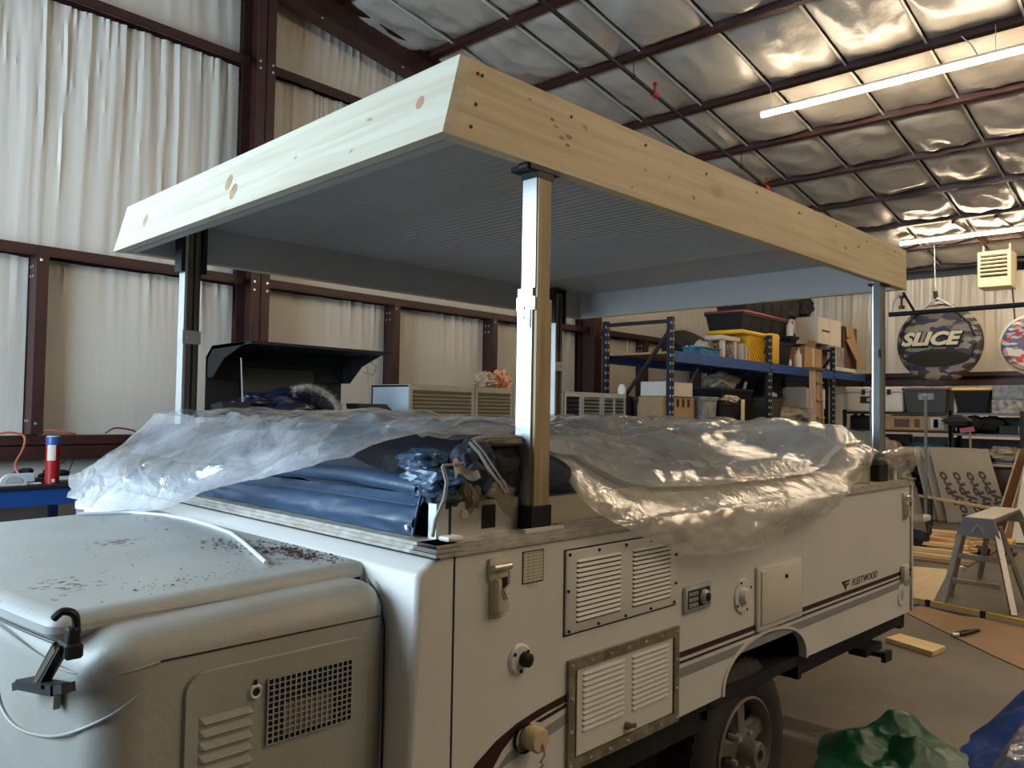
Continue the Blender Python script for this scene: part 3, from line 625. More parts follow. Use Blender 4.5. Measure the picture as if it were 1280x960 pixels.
# ---- front storage trunk
def smooth(V, n=6):
    V = [Vector(p) for p in V]; V = [V[0]]+V+[V[-1]]; P = []
    for i in range(1, len(V)-2):
        for k in range(n):
            t = k/n; a, b_, c, d = V[i-1], V[i], V[i+1], V[i+2]
            P.append(.5*((2*b_)+(c-a)*t+(2*a-5*b_+4*c-d)*t*t+(3*b_-a-3*c+d)*t**3))
    return P+[V[-2]]
def bow(y): return -0.085*math.sin(PI*clamp((y-.09)/1.62))**0.8
def bowed(x0, x1, y0, y1, z0, z1, r, seg, m, nm, taper=0.0):
    bm = bmesh.new(); bmesh.ops.create_cube(bm, size=1)
    for v in bm.verts: v.co = Vector(((x0+x1)/2+v.co.x*(x1-x0), (y0+y1)/2+v.co.y*(y1-y0), (z0+z1)/2+v.co.z*(z1-z0)))
    bmesh.ops.bevel(bm, geom=list(bm.edges), offset=r, segments=seg, affect='EDGES', profile=0.5)
    for k in range(1, 24):
        y = y0+(y1-y0)*k/24
        bmesh.ops.bisect_plane(bm, geom=list(bm.verts)+list(bm.edges)+list(bm.faces), plane_co=(0, y, 0), plane_no=(0, 1, 0))
    for v in bm.verts:
        t = clamp((x1-v.co.x)/(x1-x0)); v.co.x += bow(v.co.y)*t; v.co.z -= taper*t*t*(1 if v.co.z > (z0+z1)/2 else 0)
    return T(MB().frombm(bm), nm, m, 0.9)
tk = bowed(-.735, -.10, 0.09, 1.72, 0.50, 1.165, 0.075, 7, M_trunk, 'front_trunk', .025)
ld = bowed(-.765, -.085, 0.205, 1.60, 1.118, 1.192, 0.034, 5, M_lid, 'trunk_lid', .02)
# seam lines moulded round the trunk
b = MB(); b.tube([(x, 0.0905, 1.089) for x in (-.135, -.3, -.5, -.64)], .0018, 5); b.tube([(-.127, 0.094, z) for z in (.55, .8, 1.06)]+[(-.127, .12, 1.13), (-.127, .17, 1.16)], .003, 5); T(b, 'seam', M_blkstripe)
b = MB()
pts = []
for y in [0.215+k*.08 for k in range(17)]: pts.append((-.738+bow(y), y, 1.1135))
b.tube(pts, .003, 6); T(b, 'seam', M_blkstripe)
b = MB()
pts = [(-.64, .089, 1.089), (-.68, .094, 1.082), (-.71, .11, 1.076), (-.73, .14, 1.072)]+[(-.738+bow(y), y, 1.072+.03*sst(.2, .6, y)) for y in (.2, .3, .4, .5, .6, .7)]
b.tube(smooth(pts), .0025, 8); T(b, 'moulding_ridge', M_trunk, True)
# grab recess moulding near the latch
b = MB()
pts = [(-.668, .0885, 1.045), (-.715, .10, 1.01), (-.738+bow(.2), .18, .965), (-.738+bow(.3), .30, .93), (-.738+bow(.42), .42, .92), (-.738+bow(.5), .50, .95), (-.738+bow(.54), .54, 1.03)]
b.tube(smooth(pts), .003, 8); T(b, 'recess_moulding', M_trunk, True)
# side vent panel
pp = [(-.592, .62), (-.592, 1.01)]+[(-.555-.037*math.cos(a), 1.015+.037*math.sin(a)) for a in [PI/2*k/6 for k in range(1, 7)]]+[(-.215+.035*math.sin(a), 1.017+.035*math.cos(a)) for a in [PI/2*k/6 for k in range(0, 7)]]+[(-.18, .62)]
sp = T(MB().prism(pp, .012, 'y', .083), 'trunk_vent_panel', M_trunk)
b = MB(); b.tube([(x, .0885, z) for x, z in pp], .0035, 6); b.build('panel_seam', M_grystripe, sp)
MB().box(-.426, -.224, .0805, .083, .879, 1.011).build('mesh_backing', M_darkgap, sp)
MB().box(-.39, -.27, .0795, .081, .89, .955).build('tan_plate', M_tan, sp)  # plain tan plate in front of the dark mesh backing
b = MB()
for k in range(17): x = -.426+k*.0126; b.box(x-.0016, x+.0016, .0765, .0785, .879, 1.011)
for k in range(12): z = .879+k*.012; b.box(-.426, -.224, .0768, .0782, z-.0014, z+.0014)
b.build('mesh_wire', M_galv, sp)
z0 = .962
for k in range(7):
    z = .968-k*.024; b = MB(); vs = []
    for x, kk in ((-.565, 0), (-.555, 1), (-.465, 1), (-.455, 0)): vs += [(x, .0818, z), (x, .0818-.005*kk, z-.014), (x, .0818, z-.017)]
    b.add(vs, [(0, 1, 4, 3), (3, 4, 7, 6), (6, 7, 10, 9), (1, 2, 5, 4), (4, 5, 8, 7), (7, 8, 11, 10)]); b.build('louvre', M_trunk, sp)
b = MB().lathe([(0.008, -.004), (.012, -.006), (.015, -.001)], (-.452, .082, .992), 'y', 16); b.build('keyhole_ring', M_louvre, sp, True)
MB().lathe([(0, -.002), (.009, -.002)], (-.452, .082, .992), 'y', 12).box(-.455, -.449, .0795, .0815, 1.0, 1.016).build('keyhole', M_darkgap, sp)
# rubber T latch on the trunk front
LX = -.742+bow(.20); SB = MB
DY = -.025
MB_l = MB().rbox(LX-.025, LX-.003, .135+DY, .160+DY, 1.13, 1.172, .004, 1).tube(smooth([(LX-.008, .148+DY, 1.165), (LX-.012, .148+DY, 1.192), (LX-.03, .152+DY, 1.200), (LX-.042, .160+DY, 1.188)]), .007, 8)
la = T(MB_l, 'lid_latch', M_black, True)
b = MB(); b.beam((LX-.03, .145+DY, 1.14), (LX-.045, .205+DY, 1.062), .006, .014, up=(1, 0, 0)); b.build('latch_arm', M_black, la)
b = MB(); b.beam((LX-.03, .176+DY, 1.14), (LX-.045, .238+DY, 1.058), .006, .014, up=(1, 0, 0)); b.build('latch_arm', M_black, la)
b = MB(); b.beam((LX-.028, .160+DY, 1.135), (LX-.043, .220+DY, 1.060), .012, .024, up=(1, 0, 0)); b.build('latch_strap', mat('bronze_strap', (.16, .13, .08), .35, .6), la)
b = MB(); b.beam((-.808, .300, 1.036), (-.806, .095, 1.076), .018, .030, up=(1, 0, 0)); b.beam((-.806, .340, 1.020), (-.808, .300, 1.036), .014, .026, up=(1, 0, 0)); b.beam((-.806, .095, 1.076), (-.800, .070, 1.084), .016, .024, up=(1, 0, 0)); b.beam((-.82, .27, 1.048), (-.82, .13, 1.075), .006, .012, up=(1, 0, 0)); b.build('latch_handle', M_dark, la)
MB().rbox(LX-.03, LX+.0, .130+DY, .182+DY, 1.118, 1.145, .004, 1).build('latch_pivot', M_dark, la)
MB().prism([(.215, 1.035), (.250, 1.035), (.245, 1.005), (.22, 1.0)], .012, 'x', LX-.014).build('latch_base', M_trunk, la)
# tongue under the trunk
b = MB(); b.beam((-.1, .5, .47), (-1.7, 1.1, .47), .06, .10); b.beam((-.1, 1.8, .47), (-1.7, 1.2, .47), .06, .10); b.box(-1.9, -1.6, 1.08, 1.22, .42, .52); T(b, 'drawbar', M_dark)
T(MB().cyl((-1.55, 1.15, 0.05), (-1.55, 1.15, .75), .03, 12).cyl((-1.55, 1.08, .08), (-1.55, 1.22, .08), .08, 16), 'jockey_wheel', M_galv, True)
# debris and white cord on the lid
b = MB(); rnd = random.Random(3)
for k in range(640):
    c = rnd.random()
    if c < .55: x, y = rnd.gauss(-.17, .03), rnd.gauss(.42, .10)
    elif c < .75: x, y = rnd.gauss(-.24, .03), rnd.gauss(.62, .07)
    elif c < .9: x, y = rnd.gauss(-.45, .13), rnd.gauss(.30, .03)
    else: x, y = rnd.uniform(-.6, -.15), rnd.uniform(.25, 1.1)
    if x > -.115 or y < .24: continue
    t = clamp((-.085-x)/.68); z = 1.192-.02*t*t; s = rnd.uniform(.0012, .0055 if c < .75 else .003)*(2.0 if k % 23 == 0 else 1); a = rnd.uniform(0, PI)
    q = [rnd.uniform(.5, 1.5)*s for _ in range(4)]
    b.add([(x+q[0]*math.cos(a), y+q[0]*math.sin(a), z+.0003), (x+q[1]*math.cos(a+1.7), y+q[1]*math.sin(a+1.7), z+.0003), (x+q[2]*math.cos(a+3.3), y+q[2]*math.sin(a+3.3), z+.0003), (x+q[3]*math.cos(a+4.8), y+q[3]*math.sin(a+4.8), z+.0003), (x, y, z+s*.5)], [(0, 1, 4), (1, 2, 4), (2, 3, 4), (3, 0, 4)])
o = b.build('leaf_litter', mat('leaf_litter', (.10, .055, .035), .9, var=.6, vs=60), frame='T'); tag(o, 'scattered brown leaf crumbs and dirt on the trailer trunk lid', 'debris'); o['kind'] = 'stuff'
pts = [(-.36, 1.52), (-.22, 1.44), (-.155, 1.3), (-.14, 1.15), (-.145, .98), (-.165, .80), (-.205, .65), (-.25, .50), (-.30, .335)]
fine = []
for i in range(len(pts)-1):
    for k in range(5): t = k/5; fine.append((pts[i][0]*(1-t)+pts[i+1][0]*t, pts[i][1]*(1-t)+pts[i+1][1]*t))
fine.append(pts[-1])
tag(MB().tube([(x, y, 1.1965-.02*clamp((-.085-x)/.68)**2) for x, y in fine], .0055, 8).build('cord', mat('white_cord', (.75, .78, .80), .5), None, True, 'T'), 'white flexible cord curving across the dirty grey trunk lid', 'cord')

# ---- lift posts
def post(x, y, zb, side, wood_face=False):
    p = T(MB().box(x, x+.062, y, y+.055, zb, 1.90) if wood_face else MB().box(x, x+.012, y, y+.06, 1.26, 2.36), 'lift_post', M_galv)
    if wood_face:
        MB().box(x+.006, x+.066, y-.012, y-.001, 1.31, 1.872).build('face_board', M_pine_z, p)
        MB().box(x+.004, x+.056, y-.006, y+.045, 1.90, 2.215).build('inner_tube', M_galv, p)
        MB().box(x+.008, x+.056, y-.012, y-.006, 1.872, 2.205).build('face_board', M_pine_z, p)
        b = MB().box(x-.004, x, y+.005, y+.05, 1.79, 1.87); b.box(x-.004, x+.002, y-.012, y+.055, 1.84, 1.875); b.build('collar', M_bright, p)
        MB().box(x-.008, x+.07, y-.018, y+.06, 1.25, 1.312).build('foot_cap', M_black, p)
        b = MB(); b.box(x-.03, x+.09, y-.016, y+.06, 2.218, 2.232); b.box(x, x+.064, y-.014, y+.05, 2.2, 2.218); b.cyl((x-.03, y-.01, 2.225), (x-.03, y+.02, 2.225), .012, 10); b.build('top_bracket', M_black, p)
        for zz in (1.845, 1.82): MB().cyl((x-.007, y+.03, zz), (x-.002, y+.03, zz), .006, 8).build('bolt', M_galv, p)
    else:
        M_oliv = mat('bronze_channel', (.20, .18, .12), .4, .5, var=.2, vs=6)
        b = MB(); b.box(x+.012, x+.07, y, y+.006, 1.26, 2.36); b.box(x+.012, x+.020, y, y+.05, 1.26, 2.36); b.box(x+.062, x+.07, y, y+.05, 1.26, 2.36); b.box(x+.012, x+.07, y+.05, y+.056, 1.26, 2.36)
        b.build('channel', M_oliv, p)
        MB().box(x+.035, x+.045, y-.003, y+.0, 1.27, 2.34).build('slot', M_darkgap, p)
        b = MB(); b.box(x-.006, x+.076, y-.008, y+.0, 1.84, 1.90); b.cyl((x+.02, y-.012, 1.87), (x+.02, y-.008, 1.87), .008, 8); b.cyl((x+.055, y-.012, 1.87), (x+.055, y-.008, 1.87), .008, 8); b.build('collar', M_galv, p)
        b = MB(); b.box(x-.022, x-.004, y-.01, y+.06, 2.16, 2.385); b.box(x+.076, x+.094, y-.01, y+.06, 2.16, 2.385); b.box(x-.02, x+.09, y-.01, y+.06, 2.372, 2.388)
        for zz in (2.2, 2.26, 2.32): b.cyl((x+.094, y+.02, zz), (x+.104, y+.02, zz), .008, 8)
        b.build('top_bracket', M_black, p)
        MB().box(x-.01, x+.08, y-.01, y+.065, 1.235, 1.30).build('foot_cap', M_black, p)
    return p
post(0.306, 0.050, 1.30, -1, True)
# rear right post, grey square tube with bright edge
x, y = 2.785, .05
p = T(MB().box(x+.016, x+.05, y, y+.03, 1.31, 2.33), 'lift_post', mat('blue_grey_post', (.17, .20, .22), .5))
MB().box(x+.05, x+.058, y-.002, y+.048, 1.31, 2.32).build('inner_tube', M_bright, p)
MB().box(x+.058, x+.092, y+.0, y+.05, 1.31, 2.32).build('channel', mat('bronze_channel', (.20, .18, .12), .4, .5, var=.2, vs=6), p)
MB().box(x-.006, x+.105, y-.008, y+.06, 1.25, 1.33).build('foot_cap', M_black, p)
MB().box(x+.0, x+.02, y-.006, y, 1.86, 1.90).build('bolt_plate', M_dark, p)
MB().box(x+.02, x+.13, y-.01, y+.06, 2.222, 2.232).build('top_bracket', M_black, p)
post(0.215, 2.09, 1.26, 1); post(2.70, 2.10, 1.26, 1)
T(MB().cyl((2.99, .05, 1.25), (2.99, .05, 1.33), .014, 12), 'white_peg', M_louvre, True)

# ================================================================== ROOF
ZR = 2.233; ZRT = 2.44; RX0 = -.032; RX1 = 3.141; RY0 = .035; RY1 = 2.257; TK = .038
rf = thing('camper_roof', 'raised wooden camper roof frame of pale pine boards with white beadboard underside', 'roof', (1.55, 1.15, ZR), frame='T')
def slant(z): return RX0+.052*(z-ZR)/(ZRT-ZR)
vs = [(slant(z)+dx, y, z) for z in (ZR, ZRT) for y in (RY0, RY1) for dx in (0, TK)]
MB().add(vs, [(0, 1, 3, 2), (4, 6, 7, 5), (0, 4, 5, 1), (2, 3, 7, 6), (0, 2, 6, 4), (1, 5, 7, 3)]).build('front_board', M_pine_f, rf)
for y0, m_ in ((RY0+.001, M_pine), (RY1-TK-.001, M_pine)):
    vs = []
    for z in (ZR, ZRT):
        for y in (y0, y0+TK): vs += [(slant(z)+TK+.001, y, z), (RX1-.008, y, z)]
    MB().add(vs, [(0, 2, 3, 1), (4, 5, 7, 6), (0, 1, 5, 4), (2, 6, 7, 3), (0, 4, 6, 2), (1, 3, 7, 5)]).build('side_board', m_, rf)
MB().box(RX1-TK-.009, RX1-.009, RY0+TK+.002, RY1-TK-.002, ZR, ZRT).build('rear_board', M_pine, rf)
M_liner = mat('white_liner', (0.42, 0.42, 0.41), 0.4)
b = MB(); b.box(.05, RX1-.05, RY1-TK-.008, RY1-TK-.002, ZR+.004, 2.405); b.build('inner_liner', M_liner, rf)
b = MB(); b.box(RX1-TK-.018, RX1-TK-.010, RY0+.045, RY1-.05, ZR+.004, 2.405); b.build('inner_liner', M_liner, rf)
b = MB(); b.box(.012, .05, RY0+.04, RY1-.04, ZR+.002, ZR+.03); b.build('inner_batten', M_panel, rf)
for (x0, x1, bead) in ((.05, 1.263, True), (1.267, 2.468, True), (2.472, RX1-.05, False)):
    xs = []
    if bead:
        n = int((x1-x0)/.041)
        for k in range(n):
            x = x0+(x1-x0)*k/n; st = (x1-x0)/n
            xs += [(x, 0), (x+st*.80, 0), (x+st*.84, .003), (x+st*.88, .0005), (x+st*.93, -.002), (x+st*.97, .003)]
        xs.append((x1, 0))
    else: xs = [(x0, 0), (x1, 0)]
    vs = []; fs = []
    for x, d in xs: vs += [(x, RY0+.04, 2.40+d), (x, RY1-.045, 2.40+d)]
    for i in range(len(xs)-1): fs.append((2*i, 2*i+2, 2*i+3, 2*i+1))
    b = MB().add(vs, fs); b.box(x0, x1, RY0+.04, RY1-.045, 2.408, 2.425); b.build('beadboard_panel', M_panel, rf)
MB().box(.03, RX1-.05, RY0+.04, RY1-.04, 2.426, 2.438).build('top_sheet', M_pine, rf)
b = MB(); rnd = random.Random(5)
for k in range(9): x = .08+k*.36; b.lathe([(0, -.002), (.004, -.0015), (.005, 0)], (x, RY0, 2.41-.01*(k % 2)), 'y', 8)
for z in (2.27, 2.33, 2.41): b.lathe([(0, -.002), (.004, -.0015), (.005, 0)], (.06+(z-2.27)*.25, RY0, z), 'y', 8)
o = b.build('screw', M_dark, rf); o['kind'] = 'stuff'
M_knot = mat('knot', (.42, .30, .17), .6, col2=(.26, .17, .09), vs=30); M_knotr = mat('reddish_knot', (.42, .22, .12), .6)
for (y, z, r, m_) in ((1.965, 2.33, .020, M_knot), (1.22, 2.345, .022, M_knot), (1.16, 2.30, .022, M_knot), (.16, 2.345, .014, M_knotr)):
    xk = slant(z); tl = math.atan(.052/(ZRT-ZR)); Mk = Matrix.Translation((xk-.0006, y, z)) @ Matrix.Rotation(tl, 4, 'Y')
    b = MB(); b.M = Mk; b.add([(0, r*math.cos(2*PI*k/20)*1.1, r*math.sin(2*PI*k/20)*1.35) for k in range(20)]+[(.004, r*math.cos(2*PI*k/20)*1.1, r*math.sin(2*PI*k/20)*1.35) for k in range(20)], [tuple(range(20))]+[(k, 20+k, 20+(k+1) % 20, (k+1) % 20) for k in range(20)]); b.M = None
    b.build('knot', m_, rf)
rnd = random.Random(21)
b = MB()
for (x, z) in ((.375, 2.355), (.40, 2.33), (.425, 2.315), (.43, 2.34), (.36, 2.37), (.27, 2.40), (.80, 2.33), (1.08, 2.30), (1.52, 2.29), (2.35, 2.33), (2.5, 2.36), (1.9, 2.40)):
    r = rnd.uniform(.005, .011); e = rnd.uniform(1, 2.6); n = 12
    b.add([(x+r*e*math.cos(2*PI*k/n)*.8, RY0+.0003, z+r*math.sin(2*PI*k/n)*.7) for k in range(n)], [tuple(range(n))])
o = b.build('small_knot', M_knot, rf); o['kind'] = 'stuff'
# outrigger bar clamped under the rear corner
ob = thing('support_bar', 'dark steel bar hung from the rear roof corner in front of the round tube', 'bar', (3.2, 0, 2.1), frame='T')
MB().cyl((3.2, .145, 2.118), (3.2, -1.25, 2.124), .0125, 14).build('bar', M_dark, ob, True)
MB().beam((3.17, .065, 2.228), (3.2, .02, 2.13), .006, .012).build('bracket_arm', M_dark, ob)
MB().tube([(3.18, .085, 2.23), (3.19, .12, 2.18), (3.2, .13, 2.13)], .004, 6).build('cord', M_louvre, ob, True)
b = MB(); b.cyl((3.18, .075, 2.145), (3.18, .075, 2.215), .006, 8); b.lathe([(.0, -.01), (.013, -.008), (.013, .008), (0, .01)], (3.18, .075, 2.205), 'z', 12); b.lathe([(.0, -.01), (.015, -.008), (.015, .008), (0, .01)], (3.18, .075, 2.15), 'z', 12); b.build('turnbuckle', mat('copper_red', (.25, .06, .03), .5, .4), ob, True)

# ================================================================== TENT CANVAS AND PLASTIC SHEETS (frame T)
def heap(x, y):
    z = 1.335+.165*sst(.12, .9, y)*(1-.25*sst(.9, 1.5, x)*(1-sst(2.1, 2.6, x)))
    z += .15*math.exp(-((x-.38)/.27)**2-((y-.12)/.28)**2)
    z += .15*math.exp(-((x-2.42)/.22)**2-((y-.25)/.40)**2)
    z += .02*nz(x*2.2, y*2.2, 3)+.012*ridge(x*1.5, y*3.5, 8)
    z += .02*math.exp(-((x-1.9)/.35)**2-((y-1.3)/.4)**2)
    e = min(clamp((x+.0)/.09), clamp((y-.085)/.05), clamp((2.19-y)/.09), clamp((3.03-x)/.2))
    return 1.25+(z-1.25)*math.sqrt(max(0, e))
cv = thing('tent_canvas', 'navy and khaki folded tent canvas heaped on the open trailer', 'canvas', (1.5, 1.1, 1.25), frame='T')
MB().grid(lambda u, v: (.025+3.0*u, .09+2.1*v, max(1.255, heap(.025+3.0*u, .09+2.1*v)-.025)), 90, 60).build('folded_canvas', M_canvas, cv, True)
# blue vinyl cover flap along the front rail
def flap(u, v):
    y = .135+(1.22)*u; fold = .006*ridge(y*5, v*3, 4)+.01*nz(y*3, v*2, 1)
    h = .098-.01*u
    x = -.012+.035*v*v+fold-.012*math.sin(PI*v)
    return (x, y, 1.252+h*v)
MB().grid(flap, 60, 12).build('vinyl_flap', M_vinyl, cv, True)
def roll(u, v):
    y = .17+.85*u; a = 2*PI*v; r = .026*(1-.25*u)*(1+.15*nz(y*6, math.cos(a), math.sin(a)))
    return (.045+r*math.cos(a)*1.25, y, 1.365+.012*math.sin(u*4)+r*math.sin(a))
MB().grid(roll, 40, 14).build('vinyl_roll', M_vinyl, cv, True)
MB().tube([(-.004+.006*nz(k, 0), .14+1.2*k/30, 1.327) for k in range(31)], .0035, 6).build('piping', M_vinyl, cv, True)
MB().tube([(-.017, .136, 1.255), (-.012, .134, 1.29), (.0, .136, 1.33), (.01, .14, 1.35)], .004, 6).build('piping', M_vinyl, cv, True)
MB().lathe([(0, -.006), (.007, -.005), (.010, 0)], (-.018, .158, 1.272), 'x', 14).build('snap_button', M_bright, cv, True)
def lump(c, rad, amp, f, seed, m, nm, sub=4): return MB().blob(c, rad, amp, f, seed, sub).build(nm, m, cv, 0.5)
lump((.060, .165, 1.382), (.055, .10, .040), .28, 1.7, 1, M_vinyl, 'crumpled_vinyl')
lump((.075, .215, 1.430), (.055, .085, .032), .30, 1.6, 2, M_vinyl, 'crumpled_vinyl')
lump((.060, .120, 1.345), (.045, .055, .030), .30, 1.9, 12, M_canvas, 'navy_fold')
lump((.095, .285, 1.40), (.05, .12, .05), .3, 1.6, 5, M_fab, 'crumpled_canvas')
lump((.205, .115, 1.352), (.105, .040, .046), .22, 1.5, 4, M_tan, 'khaki_fold')
lump((.120, .090, 1.350), (.035, .03, .055), .3, 1.7, 8, M_tan, 'khaki_fold')
lump((.150, .105, 1.415), (.06, .05, .07), .3, 1.6, 6, M_canvas, 'navy_fold')
lump((.235, .12, 1.425), (.09, .05, .055), .25, 1.5, 16, M_fab, 'dark_opening_fold')
lump((.33, .13, 1.385), (.12, .06, .08), .22, 1.4, 7, M_canvas, 'navy_fold')
lump((.50, .13, 1.355), (.14, .035, .035), .2, 1.6, 9, M_canvas, 'navy_fold')
lump((.25, .10, 1.485), (.10, .035, .018), .2, 1.5, 19, M_tan, 'khaki_fold')
b = MB(); b.tube([(.095, .06, 1.485), (.115, .045, 1.46), (.14, .035, 1.42), (.175, .03, 1.38), (.2, .035, 1.355)], .0045, 6); b.tube([(.11, .06, 1.49), (.13, .045, 1.462), (.155, .035, 1.425), (.187, .03, 1.385), (.21, .035, 1.355)], .003, 6); b.build('zip', M_grey, cv, True)
b = MB(); b.tube([(.01, .06, 1.43), (.02, .055, 1.39), (.018, .06, 1.35), (.0, .07, 1.30), (-.005, .075, 1.258)], .005, 6); b.tube([(.01, .06, 1.43), (.04, .05, 1.432), (.065, .045, 1.436)], .004, 6); b.build('binding', mat('binding_tape', (.33, .31, .28), .8), cv, True)
b = MB().grid(lambda u, v: (.165+.07*u, .028+.006*v+.01*u, 1.372-.062*v*(1-.3*abs(u-.5))-.035*u+.02*(1-u)), 8, 8); b.build('flap_tab', M_tan, cv, True)
b = MB().grid(lambda u, v: (.03+.075*u+.01*v, .045+.01*math.sin(u*5), 1.44-.03*u*u-.045*v*(1-u*.6)+.01*math.sin(u*7)), 10, 6); b.build('white_lining', mat('lining_white', (.5, .47, .43), .8), cv, True)

# lower border of the rear sheet on the near side: (x, z)
LOW = [(.36, 1.42), (.42, 1.33), (.47, 1.285), (.56, 1.25), (.72, 1.19), (.93, 1.125), (1.2, 1.10), (1.52, 1.12), (1.78, 1.155), (2.16, 1.225), (2.40, 1.31), (2.55, 1.39), (2.9, 1.42)]
def vor(a, b_, s):
    d = noise.voronoi(Vector((a, b_, s)))[0]; return min(1, (d[1]-d[0])*1.6)
def crin(a, b_, s=0):
    w_ = .25*nz(a*2, b_*2, s)
    return .016*ridge(a*1.6+b_*.8, b_*4.5-a*1.2, s)+.020*vor(a*2.6+w_, b_*6+w_, s)+.009*vor(a*8+w_, b_*13, s+3)+.002*ridge(a*17, b_*19+a*5, s+9)
def sheet_rear(u, v):
    x = .385+2.815*u; xe = min(x, 3.12); drop = max(0, x-3.12)
    hang = .30
    if v < hang:
        t = v/hang
        lo = interp(LOW, x)+.012*nz(x*7, 0, 2); hi = heap(max(x, .2), .15)+.0
        hi = min(hi, 1.46); z = lo+(hi-lo)*t
        y = -.030-.018*math.sin(PI*t)+.115*t*t*t-.9*crin(x, z*1.3, 5)*(1-t*.3)-.015*math.sin(x*9+z*8)*(1-t)
        if z > 1.255 and t < .9: y += .03*sst(1.25, 1.33, z)
        else: y -= .012
        y = min(y, -.016 if z < 1.26 else .2)
        return (xe, y, z)
    t = (v-hang)/(1-hang); y = .085+2.10*t
    z = max(heap(min(xe, 2.99), clamp(y, .15, 2.14)), 1.27)+.008+1.1*crin(x, y, 5)*(1+.3*nz(x*2, y*2))
    z -= .10*sst(2.95, 3.12, xe)
    if y > 2.12: z -= (y-2.12)*2.0
    return (xe+.0, y, z-drop)
sr = MB().grid(sheet_rear, 230, 150).build('plastic_sheet', film('clear_film', (.74, .71, .64), .30, .12, 22), None, 0.9, 'T')
tag(sr, 'clear crinkled plastic sheeting draped over the trailer and down its side panel', 'plastic sheet')
# tail of sheeting hanging off the rear corner
def tail(u, v):
    a = u; y = .06+.22*v
    cx = 2.97+.235*math.sin(min(1, a*1.15)*PI*.5)+.02*math.sin(v*9); z = 1.475-.50*a**1.5
    return (cx+.03*math.sin(v*PI)+.01*nz(u*5, v*5), y-.14*a+.03*math.sin(v*6)*a+.04, z+.03*v)
o = MB().grid(tail, 40, 20).build('plastic_sheet_tail', film('milky_film', (.74, .70, .62), .70, .2, 16), None, 0.9, 'T')
tag(o, 'milky plastic sheet end hanging off the rear corner behind the post', 'plastic sheet')
# front sheet: border along the front (y, z)
LOWF = [(-.02, 1.50), (.10, 1.492), (.18, 1.475), (.29, 1.445), (.5, 1.40), (.66, 1.37), (.82, 1.342), (1.0, 1.29), (1.12, 1.255), (1.3, 1.215), (1.5, 1.185), (1.7, 1.172), (1.95, 1.165), (2.2, 1.18), (2.35, 1.21), (2.5, 1.25)]
def sheet_front(u, v):
    y = .112+2.373*u
    hang = .42
    topz = interp([(-.02, 1.512), (.3, 1.528), (.9, 1.52), (1.4, 1.515), (1.9, 1.53), (2.02, 1.535), (2.2, 1.45), (2.5, 1.27)], y)
    if v < hang:
        t = v/hang; lo = interp(LOWF, y)+.006*nz(y*9, 0, 2)
        z = lo+(topz-lo)*(t**(1.0))
        x = -.085*(1-sst(0, .5, y-1.0)*0)*(1-t)+.12*t+(-.055 if y > 1.1 else -.055*sst(.8, 1.1, y))*(1-t)
        x += -.05*math.exp(-((t-.45)/.22)**2)*sst(.9, 1.4, y)
        x -= 1.15*crin(y*.6, z*.9, 11)+.020*max(0, ridge(y*2.2+z*4, z*1.5-y*.5, 3))**4+.012*max(0, ridge(y*4-z*5, z*3, 6))**4+.02*math.sin(y*6+z*9)*(t)*(1-t)*2
        if y > 2.24: x += (y-2.24)*.25
    else:
        t = (v-hang)/(1-hang); x = .12+.85*t
        z = topz+(heap(max(x, .25), clamp(y, .25, 2.1))+.02-topz)*sst(0, .6, t)+.010*crin(x, y, 11)/.01*.8
        if y > 2.2: z = min(z, topz-.1*t)
    return (x, y, z)
sf = MB().grid(sheet_front, 200, 120).build('plastic_sheet', film('daylit_film', (.68, .74, .82), .07, .12, 22), None, 0.9, 'T')  # same plastic as the rear sheet, its blue tint imitates daylight
def layers(o, nu, nv, fn):
    a = o.data.attributes.new('layers', 'FLOAT', 'POINT'); a.data.foreach_set('value', [clamp(fn(i/nu, j/nv)) for i in range(nu+1) for j in range(nv+1)])
layers(sf, 200, 120, lambda u, v: (1-sst(.10, .26, v+.05*nz(u*9, v*9, 4)))*.75+.25*max(0, ridge(u*7+v*4, v*5, 2))**3)
layers(sr, 230, 150, lambda u, v: (1-sst(.22, .32, v+.02*nz(u*12, v*9, 4)))*.35+.25*max(0, ridge(u*9, v*7, 2))**3)
tag(sf, 'frosty plastic sheet, daylight blue in its tint, bunched over the front end of the trailer top', 'plastic sheet')

# ================================================================== THINGS ALONG THE GABLE WALL
# workbench on the left
wb = thing('workbench', 'blue-edged workbench with a dark top against the left wall', 'workbench', (0, 5.65, 0))
MB().rbox(-1.6, 1.14, 5.24, 6.0, .925, .952, .004, 1).build('worktop', M_dark, wb)
MB().box(-1.58, 1.10, 5.26, 5.29, .80, .924).build('apron', M_blue, wb)
MB().box(1.07, 1.10, 5.29, 5.95, .80, .924).build('apron', M_blue, wb)
for x in (-1.55, 1.02):
    for y in (5.30, 5.88): MB().box(x, x+.06, y, y+.06, 0, .924).build('leg', M_blue, wb)
MB().box(-1.5, 1.02, 5.3, 5.95, .22, .25).build('lower_shelf', M_dark, wb)
cn = thing('adhesive_canister', 'red cylindrical canister with a blue band and cream label on the workbench', 'canister', (.86, 5.37, .953))
MB().lathe([(0, 0), (.05, 0), (.05, .30), (0, .30)], (.86, 5.37, .953), 'z', 28).build('can', M_red, cn, 0.6)
MB().lathe([(.051, .295), (.051, .352), (.048, .358), (0, .358)], (.86, 5.37, .953), 'z', 28).build('blue_band', M_blue, cn, 0.6)
MB().lathe([(0, .358), (.047, .358), (.047, .364), (0, .364)], (.86, 5.37, .953), 'z', 28).build('lid', M_label, cn, 0.6)
